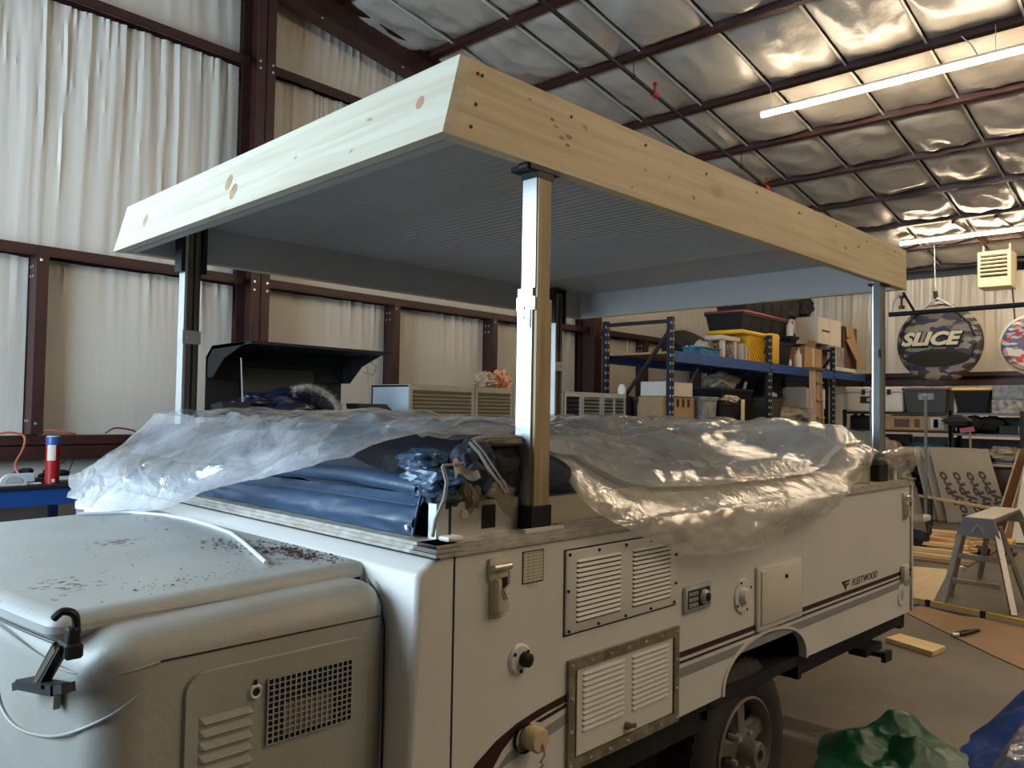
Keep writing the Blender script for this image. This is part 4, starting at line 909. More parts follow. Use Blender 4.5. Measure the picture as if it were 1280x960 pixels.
def patch(cx, cy, r, a0, a1, z0, z1):
    vs = []; fs = []; n = 8
    for k in range(n+1):
        a = a0+(a1-a0)*k/n; vs += [(cx+r*math.cos(a), cy+r*math.sin(a), z0), (cx+r*math.cos(a), cy+r*math.sin(a), z1)]
    for k in range(n): fs.append((2*k, 2*k+2, 2*k+3, 2*k+1))
    return MB().add(vs, fs)
patch(.86, 5.37, .0508, -2.7, -1.5, 1.13, 1.25).build('label_patch', M_label, cn, True)
patch(.86, 5.37, .0508, -1.9, -1.5, .965, .99).build('label_patch', M_label, cn, True)
t = thing('tape_dispenser', 'cream round-backed tape measure holder on the left of the workbench', 'dispenser', (.57, 5.36, .953))
pol = [(.50, .953), (.68, .953)]+[(.59+.088*math.cos(a), .965+.075*math.sin(a)) for a in [PI*k/12 for k in range(13)]]
MB().prism(pol, .05, 'y', 5.33).build('body', M_whitebox, t)
MB().prism([(.59+.06*math.cos(a), .975+.05*math.sin(a)) for a in [PI*k/10 for k in range(11)]], .004, 'y', 5.326).build('recess', M_grey, t)
MB().rbox(.66, .78, 5.34, 5.38, .953, .966, .004, 1).build('foot', M_louvre, t)
tag(MB().rbox(.68, .80, 5.55, 5.68, .953, 1.02, .006, 1).build('pale_box', M_bluegrey), 'pale blue small box beside the red canister on the workbench', 'box')
tag(MB().rbox(.93, 1.10, 5.55, 5.75, .953, .975, .006, 1).build('note_pad', M_whitebox), 'white flat pad on the workbench to the right of the canister', 'pad')
tag(MB().blob((.76, 5.7, 1.0), (.07, .05, .05), .4, 2, 3, 3).build('glove', M_fab, None, True), 'dark rumpled glove behind the canister on the workbench', 'glove')
tag(MB().blob((1.03, 5.82, .99), (.11, .06, .035), .4, 2, 5, 3).build('cable_heap', M_black, None, True), 'black tangled cable heap at the back right of the workbench', 'cable')
tag(MB().tube([(.93, 5.7, .98), (.97, 5.75, 1.05), (1.08, 5.8, 1.08), (1.15, 5.85, 1.15), (1.18, 5.86, 1.10), (1.12, 5.8, 1.0)], .004, 6).build('thin_wire', M_black, None, True), 'thin black wire arching above the workbench pad', 'cable')
M_orcord = mat('salmon_cord', (.45, .13, .07), .5)
def cord(pts, label, r=.009, m=None):
    P = []; n = 6; V = [Vector(p) for p in pts]; V = [V[0]]+V+[V[-1]]
    for i in range(1, len(V)-2):
        for k in range(n):
            t = k/n; a, b_, c, d = V[i-1], V[i], V[i+1], V[i+2]
            P.append(.5*((2*b_)+(c-a)*t+(2*a-5*b_+4*c-d)*t*t+(3*b_-a-3*c+d)*t**3))
    P.append(V[-2])
    return tag(MB().tube(P, r, 7).build('extension_cord', m or M_orcord, None, True), label, 'cord')
cord([(.60, 5.90, 1.31), (.70, 5.88, 1.33), (.80, 5.86, 1.30), (.78, 5.80, 1.20), (.70, 5.70, 1.08), (.72, 5.6, .99), (.75, 5.56, .97)], 'salmon extension cord looping down from the wall girt to the workbench')
cord([(.92, 5.93, 1.315), (1.0, 5.90, 1.345), (1.12, 5.88, 1.325), (1.2, 5.9, 1.31)], 'salmon cord arched on the girt directly behind the canister')
cord([(1.45, 5.93, 1.315), (1.52, 5.9, 1.36), (1.66, 5.88, 1.34), (1.76, 5.87, 1.28), (1.82, 5.87, 1.2)], 'dark red cord arched on the girt right of the canister', .008, mat('dark_cord', (.15, .03, .03), .5))
# pale dome shape just beyond the trunk
o = MB().lathe([(.12, 0), (.12, .03), (.10, .045), (.06, .055), (0, .06)], (.30, 2.90, 1.045), 'z', 28).build('bucket_lid', M_louvre, None, 0.8); tag(o, 'white round tub lid edge seen past the far corner of the trunk', 'tub')
o = MB().lathe([(0, 0), (.11, 0), (.115, 1.044), (0, 1.044)], (.30, 2.90, 0), 'z', 24).build('cardboard_drum', mat('brown_drum', (.22, .16, .12), .7), None, 0.8); tag(o, 'brown upright drum under the white tub lid beyond the trunk', 'drum')

# open black chest with a coat in it
ch = thing('storage_chest', 'large black open storage chest with raised lid against the left wall', 'chest', (2.55, 4.6, 0))
b = MB(); b.box(1.86, 3.08, 4.28, 4.30, .45, 1.52); b.box(1.86, 1.88, 4.3, 4.9, .45, 1.52); b.box(3.06, 3.08, 4.3, 4.9, .45, 1.52); b.box(1.84, 3.18, 4.905, 4.92, .45, 1.96); b.box(1.86, 3.08, 4.28, 4.9, .43, .45); b.build('body', M_black, ch)
for x in (1.9, 2.98):
    for y in (4.32, 4.80): MB().box(x, x+.06, y, y+.06, 0, .43).build('foot', M_dark, ch)
b = MB(); b.prism([(4.90, 1.80), (4.90, 1.97), (4.80, 2.06), (4.20, 2.075), (4.17, 2.05), (4.20, 2.05), (4.79, 2.03), (4.87, 1.95), (4.87, 1.80)], 1.36, 'x', 1.83)
b.prism([(4.90, 1.80), (4.90, 1.97), (4.80, 2.06), (4.25, 2.07), (4.6, 1.95), (4.78, 1.80)], .02, 'x', 1.83); b.prism([(4.90, 1.80), (4.90, 1.97), (4.80, 2.06), (4.25, 2.07), (4.6, 1.95), (4.78, 1.80)], .02, 'x', 3.17); b.build('lid', M_black, ch)
MB().box(2.15, 2.85, 4.862, 4.868, 1.55, 1.90).build('inner_panel', mat('dark_olive_panel', (.045, .042, .03), .5), ch)
for x in (2.15, 2.9): MB().lathe([(0, -.004), (.012, -.002), (.012, 0)], (x, 4.35, 2.045), 'z', 10).build('stud', M_bright, ch)
for x in (1.87, 3.10): MB().tube([(x, 4.35, 1.5), (x+.01, 4.42, 1.95)], .006, 8).build('gas_strut', M_grystripe, ch)
MB().tube([(3.18, 4.5, 2.02), (3.24, 4.45, 1.95), (3.2, 4.45, 1.87), (3.13, 4.5, 1.90)], .003, 6).build('wire_loop', M_black, ch)
b = MB(); b.add([(1.60, 4.02, 1.44), (1.86, 4.02, 1.44), (1.80, 4.15, 1.60), (1.58, 4.15, 1.60), (1.60, 4.3, 1.40), (1.86, 4.3, 1.40), (1.8, 4.3, 1.58), (1.58, 4.3, 1.58)], [(0, 1, 2, 3), (1, 5, 6, 2), (3, 2, 6, 7), (0, 4, 5, 1), (0, 3, 7, 4), (4, 7, 6, 5)]); b.build('side_flap', M_dark, ch)
b = MB(); b.add([(2.86, 4.0, 1.40), (3.28, 4.0, 1.40), (3.12, 4.15, 1.61), (2.80, 4.15, 1.61), (2.86, 4.3, 1.4), (3.28, 4.3, 1.4), (3.12, 4.3, 1.61), (2.8, 4.3, 1.61)], [(0, 1, 2, 3), (1, 5, 6, 2), (3, 2, 6, 7), (0, 4, 5, 1), (0, 3, 7, 4), (4, 7, 6, 5)]); b.build('side_flap', M_black, ch)
jk = thing('winter_coat', 'dark navy winter coat with a grey fur hood trim lying in the black chest', 'coat', (2.3, 4.35, 1.5))
MB().blob((2.22, 4.42, 1.53), (.42, .22, .16), .25, 2.2, 11, 5).build('coat_body', mat('navy_nylon', (.010, .014, .035), .3, bump=.4, bs=10), jk, True)
MB().blob((2.58, 4.45, 1.52), (.22, .18, .18), .3, 2.2, 14, 4).build('hood', M_fab, jk, True)
pts = [(2.24, 4.22, 1.71), (2.34, 4.19, 1.735), (2.45, 4.17, 1.71), (2.54, 4.16, 1.66), (2.61, 4.15, 1.59), (2.63, 4.15, 1.50)]
ft = MB().tube(pts, .026, 8); rnd = random.Random(9)
for k in range(1500):
    i = rnd.randrange(len(pts)-1); t = rnd.random(); c = Vector(pts[i])*(1-t)+Vector(pts[i+1])*t
    d = Vector((rnd.gauss(0, 1), rnd.gauss(0, 1), rnd.gauss(0, 1))).normalized(); L_ = rnd.uniform(.03, .06); e = c+d*L_+Vector((rnd.gauss(0, .008), 0, rnd.gauss(0, .008)))
    q = d.cross(Vector((0, 1, 0))).normalized()*.0025; ft.add([c-q, c+q, e], [(0, 1, 2)])
ft.build('fur_trim', mat('grey_fur', (.36, .33, .29), .9, var=.5, vs=40), jk)

# row of louvred lockers
M_locker = mat('locker_frame', (.40, .38, .30), .45, .2, var=.1, vs=8)
def locker(x0, x1, label, frame_m, slat_m, gap=.045, two=False):
    t = thing('louvred_cabinet', label, 'cabinet', ((x0+x1)/2, 4.5, 0), 'louvred cabinets along the left wall')
    yf = 4.2
    MB().box(x0, x0+.018, yf+.02, 4.76, .05, 1.79).build('side_panel', M_bluegrey, t)
    MB().box(x1-.018, x1, yf+.02, 4.76, .05, 1.79).build('side_panel', M_bluegrey, t)
    MB().box(x0, x1, yf, 4.76, 1.775, 1.80).build('top', M_grey if frame_m is M_galv else frame_m, t)
    MB().box(x0, x1, 4.74, 4.76, .05, 1.775).build('back', M_dark, t)
    MB().box(x0, x1, yf+.02, 4.74, .03, .05).build('base', M_grey, t)
    d = MB(); e = .035
    d.box(x0, x0+e, yf, yf+.02, .05, 1.775); d.box(x1-e, x1, yf, yf+.02, .05, 1.775); d.box(x0+e, x1-e, yf, yf+.02, 1.745, 1.775); d.box(x0+e, x1-e, yf, yf+.02, .05, .09)
    if two: d.box((x0+x1)/2-.012, (x0+x1)/2+.012, yf-.002, yf+.018, .05, 1.775)
    do = d.build('door', frame_m, t)
    s = MB(); s.beam((x0+e, yf+.010, 1.725), (x1-e, yf+.010, 1.725), .028, .004, up=(0, .75, .65)); s0 = s.build('slat', slat_m, do)
    for k in range(1, 14 if gap < .04 else 10): copypart(s0, (0, 0, -k*gap))
    b = MB().box(x0+e, x1-e, yf+.016, yf+.02, .09, 1.745-.0); b.build('door_back', M_dark if slat_m is M_galv else slat_m, do)
    return t
M_olive = mat('olive_slat', (.27, .24, .17), .45, .2)
locker(3.43, 4.27, 'widest louvred cabinet at the near end of the row, beside the black chest', M_locker, M_olive, .036)
locker(4.28, 4.84, 'second louvred cabinet in the row, standing below the orange bag', M_locker, M_olive, .036)
locker(4.85, 5.22, 'third louvred cabinet, with bright open slats just left of the tall wooden post', M_galv, M_galv, .042)
locker(5.23, 5.68, 'fourth louvred cabinet, partly hidden by the wooden post', M_galv, M_galv, .042)
locker(5.70, 6.02, 'fifth louvred cabinet, with dark inside right of the rear post', M_galv, M_dark, .05)
locker(6.03, 6.42, 'sixth louvred cabinet, second from the far end of the row', M_galv, M_galv, .042)
locker(6.43, 6.93, 'last louvred cabinet, by the black rack upright', M_galv, M_galv, .042, True)
t = thing('shopping_bag', 'crumpled tan and orange plastic bag on top of the louvred cabinets', 'bag', (4.75, 4.4, 1.80))
MB().blob((4.62, 4.4, 1.88), (.13, .10, .09), .4, 2.5, 21, 4).build('tan_bag', mat('tan_bag', (.42, .30, .20), .4), t, .5)
MB().blob((4.84, 4.38, 1.885), (.12, .09, .10), .5, 2.8, 23, 4).build('orange_bag', mat('orange_bag', (.62, .17, .04), .4, col2=(.62, .42, .28), vs=14), t, .5)

# ---- blue and black pallet rack
rk = thing('pallet_rack', 'tall storage rack with black uprights and blue beams at the far left', 'rack', (9, 4.15, 0))
YF, YB = 3.65, 4.60
M_rack = mat('rack_black', (.012, .013, .017), .5, spec=.3)
def upright(x, y):
    u_ = MB(); u_.box(x-.03, x+.03, y-.035, y+.0, 0, 2.74); u_.box(x-.03, x-.024, y, y+.04, 0, 2.74); u_.box(x+.024, x+.03, y, y+.04, 0, 2.74)
    o = u_.build('upright', M_rack, rk); s = MB()
    for k in range(26): z = .2+k*.098; s.box(x-.032, x-.030, y-.025, y-.010, z, z+.03); s.box(x-.010, x+.010, y-.037, y-.035, z, z+.03)
    s.build('slot', M_grey, o)['kind'] = 'stuff'
for x in (7.05, 9.80, 12.3):
    upright(x, YF); upright(x, YB)
    MB().beam((x, YF, 2.69), (x, YB, 2.69), .03, .045).build('frame_brace', M_rack, rk)
    MB().beam((x, YF, 2.60), (x, YB, 1.40), .03, .04).build('frame_brace', M_rack, rk)
    MB().beam((x, YF, .2), (x, YB, 1.35), .03, .04).build('frame_brace', M_rack, rk)
for x0, x1 in ((7.08, 9.77), (9.83, 12.27)):
    for z in (2.33, 1.42):
        for y in (YF-.03, YB-.02): MB().box(x0, x1, y, y+.05, z-.13 if z > 2 else z-.09, z).build('beam', M_blue, rk)
        MB().box(x0, x1, YF+.02, YB-.02, z-.03, z-.004).build('shelf_deck', M_blue if z < 2 else M_card, rk)
def bin_(x0, x1, y0, y1, z0, z1, name, label, m, cat='bin', lid=None, taper=.04, group=None, rim=True, lh=.05):
    t = thing(name, label, cat, ((x0+x1)/2, (y0+y1)/2, z0), group)
    b = MB(); k = taper
    vs = [(x0+k, y0+k, z0), (x1-k, y0+k, z0), (x1-k, y1-k, z0), (x0+k, y1-k, z0), (x0, y0, z1), (x1, y0, z1), (x1, y1, z1), (x0, y1, z1)]
    b.add(vs, [(0, 3, 2, 1), (0, 1, 5, 4), (1, 2, 6, 5), (2, 3, 7, 6), (3, 0, 4, 7)]+([(4, 5, 6, 7)] if lid else [(4, 7, 6, 5)]))
    if rim: b.box(x0-.012, x1+.012, y0-.012, y0, z1-.03, z1); b.box(x0-.012, x1+.012, y1, y1+.012, z1-.03, z1); b.box(x0-.012, x0, y0, y1, z1-.03, z1); b.box(x1, x1+.012, y0, y1, z1-.03, z1)
    for xx in [x0+(x1-x0)*f for f in (.2, .4, .6, .8)]: b.box(xx-.008, xx+.008, y0+k*.5-.008, y0+k*.5, z0+.03, z1-.04)
    b.build('body', m, t)
    if lid: MB().rbox(x0-.02, x1+.02, y0-.02, y1+.02, z1, z1+lh, .012, 2).build('lid', lid, t, True)
    return t
def carton(x0, x1, y0, y1, z0, z1, name, label, m, cat='box', extra=None, flaps=False):
    t = thing(name, label, cat, ((x0+x1)/2, (y0+y1)/2, z0))
    if flaps:
        b = MB(); e = .008; b.box(x0, x1, y0, y0+e, z0, z1); b.box(x0, x1, y1-e, y1, z0, z1); b.box(x0, x0+e, y0, y1, z0, z1); b.box(x1-e, x1, y0, y1, z0, z1); b.box(x0, x1, y0, y1, z0, z0+e)
    else: b = MB().rbox(x0, x1, y0, y1, z0, z1, .006, 1)
    b.build('body', m, t)
    MB().box((x0+x1)/2-.03, (x0+x1)/2+.03, y0-.002, y0, z0+.01, z1-.005).build('tape', extra or M_label, t)
    return t
# top shelf
S2 = 2.332
tag(MB().blob((8.3, 4.2, S2+.17), (.50, .22, .2), .12, 1.2, 31, 4, flat=S2).build('duffel_bag', M_fab, None, .6), 'black duffel bag at the near end of the top rack shelf', 'bag')
bin_(7.86, 8.40, 3.70, 3.95, S2, S2+.10, 'flat_box', 'flat bright blue carton at the front edge of the top rack shelf', mat('bright_blue_box', (.03, .22, .45), .5, var=.5, vs=20), 'box', taper=0, rim=False, lid=mat('bright_blue_box', (.03, .22, .45)), lh=.01)
tag(MB().blob((8.35, 4.05, S2+.11), (.25, .15, .14), .35, 2, 33, 4, flat=S2).build('grey_sack', mat('sack_grey', (.35, .34, .32), .6), None, .6), 'light grey crumpled sack behind the blue carton on the top shelf', 'sack')
t = thing('small_stand', 'small cream plastic stand left of the yellow crate', 'stand', (8.85, 3.9, S2))
MB().rbox(8.60, 9.15, 3.78, 4.05, S2+.26, S2+.33, .02, 2).build('top', M_whitebox, t, True)
MB().box(9.0, 9.07, 3.80, 3.85, S2, S2+.26).build('leg', M_whitebox, t); MB().box(8.66, 8.73, 3.80, 3.85, S2, S2+.26).build('leg', M_whitebox, t)
MB().box(8.66, 8.73, 3.98, 4.03, S2, S2+.26).build('leg', M_whitebox, t); MB().box(9.0, 9.07, 3.98, 4.03, S2, S2+.26).build('leg', M_whitebox, t)
tag(MB().blob((8.86, 3.83, S2+.10), (.12, .06, .11), .35, 3, 35, 4, flat=S2).build('wire_bundle', mat('bundle_grey', (.28, .26, .24), .6, var=.7, vs=30), None, .6), 'grey tangled bundle under the cream stand', 'bundle')
for k, (c, w__) in enumerate((((.45, .43, .38), .05), ((.30, .30, .29), .04), ((.50, .46, .38), .045), ((.25, .25, .26), .04))):
    x = 9.12+k*.062
    tag(MB().box(x, x+w__, 3.74, 3.95, S2, S2+.24-.01*k).build('binder', mat('binder_%d' % k, c, .6)), ['cream binder standing nearest the cream stand', 'grey binder between two cream binders', 'cream binder with a yellowish spine in the row of binders', 'dark grey binder against the yellow crate'][k], 'binder', 'binders beside the yellow crate')
# yellow crate
yc = thing('yellow_crate', 'yellow lattice-sided crate on the top rack shelf', 'crate', (9.85, 3.9, S2))
x0, x1, y0, y1, z0, z1 = 9.16, 10.02, 3.72, 4.25, S2, S2+.44
x0 = 9.32
MB().box(x0, x1, y0+.012, y1, z0, z1-.03).build('body', M_yellow, yc)
b0 = MB().beam((x0+.02, y0+.004, z1-.08), (x0+.12, y0+.004, z1-.04), .012, .012, up=(0, 1, 0))
for k in range(9):
    a = x0+.02+k*.085; zt = z1-.07
    l = min(.36, x1-.02-a); MB().beam((a, y0+.004, zt), (a+l, y0+.004, zt-l*.95), .012, .016, up=(0, 1, 0)).build('lattice_rib', M_yellow, yc)
for k in range(4):
    zt = z1-.07-.085*(k+1); l = zt-z0-.01; l = min(l, .36); MB().beam((x0+.01, y0+.004, zt), (x0+.01+l, y0+.004, zt-l*.95), .012, .016, up=(0, 1, 0)).build('lattice_rib', M_yellow, yc)
MB().rbox(x0-.30, x1+.28, y0-.02, y1+.02, z1-.06, z1, .02, 2).build('rim', M_yellow, yc, True)
MB().rbox(x1+.0, x1+.26, y0-.025, y0+.12, z0, z1+.03, .04, 3).build('corner_post', M_yellow, yc, True)
bin_(10.35, 10.9, 3.78, 4.25, S2, S2+.36, 'black_tote', 'black tote standing beside the yellow crate post', M_tote, 'tote', M_tote, lh=.02)
bin_(9.45, 11.2, 3.9, 4.5, S2+.50, S2+.74, 'black_tote', 'black tote with a red lid on top of the yellow crate', M_tote, 'tote', mat('red_lid', (.30, .03, .05), .4), lh=.035)
bin_(9.62, 11.2, 3.92, 4.45, S2+.785, S2+1.10, 'black_tote', 'upper black tote stacked on the red lid', M_tote, 'tote', M_tote, lh=.03)
def spray(x, y, z, h, label, m):
    t = thing('spray_bottle', label, 'bottle', (x, y, z)); r = h*.20
    MB().lathe([(0, 0), (r, 0), (r, h*.62), (r*.45, h*.8), (r*.45, h), (0, h)], (x, y, z), 'z', 14).build('bottle', m, t, .6)
    MB().rbox(x-r*.9, x+r*.5, y-.015, y+.015, z+h*.92, z+h*1.02, .006, 1).build('trigger', M_red, t)
spray(11.0, 3.72, S2, .30, 'white spray bottle at the shelf edge left of the brown carton', M_whitebox)
spray(10.62, 3.68, S2, .12, 'short white bottle in front of the black tote', M_whitebox)
spray(11.02, 3.86, S2+.50, .28, 'white spray bottle hung on the end of the red-lidded tote', M_whitebox)
b = bin_(10.93, 11.2, 3.8, 4.3, S2+.36, S2+.49, 'dark_case', 'small dark case between the totes at their right end', M_tote, 'case', M_tote, lh=.01)
t = carton(11.25, 12.0, 3.72, 4.1, S2, S2+.35, 'open_carton', 'open brown cardboard carton at the far end of the top rack shelf', M_card, flaps=True)
for (a, c, d) in (((11.25, 3.72), (11.60, 3.66), .16),): MB().add([(11.25, 3.72, S2+.35), (11.7, 3.72, S2+.35), (11.6, 3.66, S2+.47), (11.3, 3.66, S2+.45), (11.25, 3.728, S2+.35), (11.7, 3.728, S2+.35), (11.6, 3.668, S2+.47), (11.3, 3.668, S2+.45)], [(0, 1, 2, 3), (7, 6, 5, 4), (1, 5, 6, 2), (0, 3, 7, 4), (3, 2, 6, 7)]).build('flap', M_card, t)
# second, farther rack carrying the white panel box
rk2 = thing('storage_rack', 'blue-beamed rack in the far corner behind the wooden ladder', 'rack', (13.3, 4, 0))
for x in (12.5, 14.3):
    for y in (3.83, 4.6): MB().box(x-.03, x+.03, y-.03, y+.03, 0, 2.36).build('upright', M_rack, rk2)
for z in (2.36, 1.35, .4):
    for y in (3.80, 4.6): MB().box(12.5, 14.3, y-.02, y+.02, z-.12, z).build('beam', M_blue, rk2)
    MB().box(12.5, 14.3, 3.8, 4.6, z-.02, z+.0).build('shelf_deck', M_grey, rk2)
carton(12.35, 13.7, 3.75, 4.3, 2.37, 2.44, 'white_tray', 'white flat tray under the printed carton in the far corner', M_whitebox)
carton(12.40, 13.2, 3.78, 4.25, 2.442, 2.80, 'printed_carton', 'grey-brown printed carton on the white tray in the far corner', mat('printed_grey', (.36, .31, .30), .6, col2=(.14, .11, .11), vs=9), extra=M_grey)
t = carton(12.05, 13.1, 3.80, 4.2, 2.803, 3.26, 'white_panel_box', 'white slab-sided carton with a black slot on top of the printed carton', M_whitebox, extra=M_whitebox)
MB().box(12.2, 12.55, 3.792, 3.797, 3.02, 3.045).build('slot', M_darkgap, t)
t = thing('open_flap_carton', 'brown carton with hanging open flaps right of the white panel box', 'box', (13.6, 4.0, 2.45))
MB().box(13.22, 13.9, 3.8, 4.2, 2.445, 3.2).build('body', mat('dark_carton', (.10, .06, .04), .8), t)
b = MB(); b.add([(13.25, 3.78, 3.2), (13.65, 3.78, 3.22), (13.6, 3.76, 3.02), (13.3, 3.77, 3.0)], [(0, 1, 2, 3)]); b.add([(13.25, 3.77, 2.95), (13.55, 3.77, 3.02), (13.95, 3.65, 2.45), (13.7, 3.65, 2.42)], [(0, 1, 2, 3)]); b.add([(13.6, 3.76, 3.1), (13.72, 3.74, 2.88), (13.5, 3.74, 2.72), (13.4, 3.76, 2.9)], [(0, 1, 2, 3)])
bm_ = b.build('flap', M_card, t); md = bm_.modifiers.new('s', 'SOLIDIFY'); md.thickness = .008
t = thing('hanging_tools', 'dark cluster of hanging gear above the brown carton', 'gear', (12.2, 4.3, 2.8))
for k, (x, z, r, s) in enumerate(((11.75, 3.05, .22, 41), (12.1, 2.85, .2, 42), (11.9, 3.4, .3, 43), (12.5, 3.42, .25, 44), (12.7, 3.5, .2, 45))):
    MB().blob((x, 4.3, z), (r, .15, r*.8), .4, 2, s, 3).build('bag', M_fab if k % 2 else M_tote, t, .6)
MB().box(12.2, 13.0, 4.25, 4.3, 3.3, 3.36).build('bar', M_steelred, t)
# ladder
ld_ = thing('wooden_ladder', 'weathered wooden ladder leaning on the end of the blue rack', 'ladder', (11.0, 3.4, 0))
M_oldwood = wood('old_wood', (.42, .30, .19), (.28, .19, .11), 'z', knots=False)
MB().beam((10.62, 3.30, 0), (10.82, 3.42, 2.30), .09, .035).build('stile', M_oldwood, ld_); MB().beam((11.15, 3.30, 0), (11.13, 3.42, 2.28), .09, .035).build('stile', M_oldwood, ld_)
MB().beam((10.9, 3.30, 0), (10.98, 3.42, 2.28), .09, .03).build('stile', M_oldwood, ld_)
for k in range(8): z = .2+k*.27; MB().beam((10.86+.02*k*.3, 3.30+.12*z/2.3, z), (11.16, 3.30+.12*z/2.3, z), .08, .025).build('rung', M_oldwood, ld_)
MB().box(10.74, 11.18, 3.36, 3.5, 2.28, 2.32).build('top_cap', mat('cap_dark', (.10, .06, .04), .6), ld_)
# lower shelf
S1 = 1.423
carton(6.95, 7.75, 3.78, 4.1, S1+.33, S1+.45, 'tan_carton', 'tan slatted carton under the white carton on the lower shelf', M_card) if False else None
t = carton(7.12, 7.78, 3.76, 4.12, S1+.36, S1+.54, 'white_carton', 'white carton raised on a tan crate at the near end of the lower shelf', M_whitebox)
t = thing('tan_crate', 'tan slotted crate below the white carton on the lower shelf', 'crate', (7.4, 3.95, S1))
MB().box(7.1, 7.85, 3.78, 4.15, S1, S1+.355).build('body', M_card, t)
for k in range(5): MB().box(7.16+k*.13, 7.21+k*.13, 3.774, 3.779, S1+.23, S1+.33).build('slot', M_darkgap, t)
tag(MB().lathe([(0, 0), (.05, 0), (.06, .08), (.03, .14), (0, .15)], (6.98, 4.3, S1+.36), 'z', 16).build('white_jar', M_louvre, None, True), 'small white jar beside the white carton on the lower shelf', 'jar')
MB_ = MB().box(6.92, 7.04, 4.2, 4.4, S1, S1+.358).build('dark_case', M_tote); tag(MB_, 'narrow dark case under the white jar', 'case')
tag(MB().tube([(7.12, 3.69, 1.444), (7.9, 3.67, 1.444)], .018, 8).build('steel_pipe_piece', M_galv, None, True), 'short steel pipe lying on the lower shelf beside the near rack upright', 'pipe')
bin_(7.95, 8.32, 3.70, 4.1, S1, S1+.36, 'clear_tote', 'milky clear tote with papers inside on the lower shelf', mat('milky_plastic', (.36, .36, .34), .35, col2=(.20, .21, .22), vs=7), 'tote', taper=.02, lid=mat('pale_lid', (.40, .44, .46), .4), lh=.015)
bin_(8.36, 8.92, 3.66, 3.88, S1, S1+.31, 'black_bin', 'small open black bin with a pale towel on it', M_tote, 'bin')
bin_(8.80, 9.78, 3.90, 4.4, S1, S1+.50, 'black_bin', 'large black bin under the grey bag on the lower shelf', M_tote, 'bin', mat('green_rim', (.02, .09, .06), .5), lh=.02)
bin_(9.86, 10.45, 3.72, 4.2, S1, S1+.40, 'khaki_bin', 'dark khaki bin right of the large black bin', mat('dark_khaki', (.06, .055, .035), .5), 'bin', M_tote, lh=.03)
tag(MB().blob((8.88, 3.80, S1+.36), (.18, .10, .05), .3, 2.5, 51, 4).frombm(bmesh.new()).build('towel', mat('pale_towel', (.60, .50, .36), .9, bump=.4, bs=20), None, True), 'pale crumpled towel top lying on the small black bin', 'towel')
tag(MB().grid(lambda u, v: (8.90+.12*u, 3.645-.01*math.sin(u*6), S1+.36-.34*v), 6, 10).build('cloth_strip', mat('pale_towel', (.60, .50, .36)), None, True), 'pale cloth strip hanging down the front of the black bins', 'cloth')
tag(MB().blob((9.2, 4.1, S1+.62), (.36, .18, .13), .3, 1.6, 53, 4, flat=S1+.525).build('canvas_bag', mat('grey_bag', (.32, .29, .24), .7), None, .5), 'grey beige canvas bag on the large black bin', 'bag')
tag(MB().tube([(8.72, 4.0, S1+.53), (8.85, 3.9, S1+.62), (9.1, 3.88, S1+.54)], .018, 8).build('hose_loop', M_grey, None, True), 'pale hose loop lying in front of the grey bag', 'hose')
tag(MB().beam((8.6, 4.3, S1+.5), (8.98, 4.35, S1+.80), .03, .03).build('pale_stick', M_galv), 'pale stick leaning behind the grey canvas bag', 'stick')
tag(MB().beam((9.62, 3.95, S1+.53), (9.68, 3.95, S1+.63), .03, .03).build('pale_upright_stub', M_louvre), 'white upright handle on the right end of the large black bin', 'handle')
tag(MB().blob((11.2, 4.0, S1+.12), (.5, .3, .15), .4, 2, 55, 4, flat=S1).build('cloth_pile', mat('white_cloth', (.40, .36, .30), .9), None, .6), 'off-white cloth pile at the far end of the lower shelf', 'cloth')
carton(11.3, 12.1, 3.7, 4.1, S1+.27, S1+.60, 'leaning_carton', 'pale carton behind the top of the wooden ladder', M_whitebox)
bin_(10.6, 11.25, 4.1, 4.5, S1, S1+.75, 'dark_machine', 'dark bulky machine in shadow behind the ladder', M_dark, 'machine', M_dark)
tag(MB().blob((10.75, 4.0, S1+.45), (.06, .05, .06), .2, 2, 57, 3).build('white_ball', M_louvre, None, True), 'small white round knob on the dark machine', 'knob')
bin_(7.1, 7.7, 4.15, 4.5, S1, S1+.30, 'dark_box', 'dark box in shadow at the back of the lower shelf', M_dark, 'box', M_dark)

# ================================================================== FAR WALL: shelving, tubes, heater
sh = thing('wire_shelving', 'dark metal shelving along the far wall carrying the cooler and totes', 'shelving', (13.3, 2.3, 0))
for y in (1.02, 2.0, 2.02, 3.70):
    for x in (13.05, 13.6): MB().box(x, x+.05, y, y+.05, 0, 1.70 if y > .9 else 1.68).build('post', M_dark, sh)
for (y0, y1, zs) in ((1.02, 2.03, (1.66, 1.33, .90, .35)), (2.03, 3.76, (1.66, 1.36, .80, .3))):
    for z in zs:
        MB().box(13.06, 13.64, y0, y1, z-.035, z).build('shelf', M_dark if y0 > 2 else mat('dull_shelf', (.10, .10, .11), .4, .3), sh)
def cooler():
    t = thing('white_cooler', 'large white cooler on the top of the far shelving, behind the rear post', 'cooler', (13.3, 3.22, 1.66))
    MB().rbox(13.08, 13.60, 2.77, 3.70, 1.662, 2.0, .03, 3).build('body', mat('cooler_white', (.62, .58, .50), .45), t, True)
    MB().rbox(13.06, 13.62, 2.75, 3.72, 1.99, 2.095, .03, 3).build('lid', mat('cooler_white', (.62, .58, .50)), t, True)
    for y in (3.40, 2.98): MB().rbox(13.035, 13.06, y-.03, y+.03, 1.96, 2.05, .006, 1).build('latch', M_black, t)
    MB().box(13.07, 13.08, 3.22, 3.46, 1.81, 1.93).build('plate', M_dark, t)
    MB().box(13.068, 13.07, 3.25, 3.35, 1.84, 1.90).build('plate_mark', M_grey, t)
cooler()
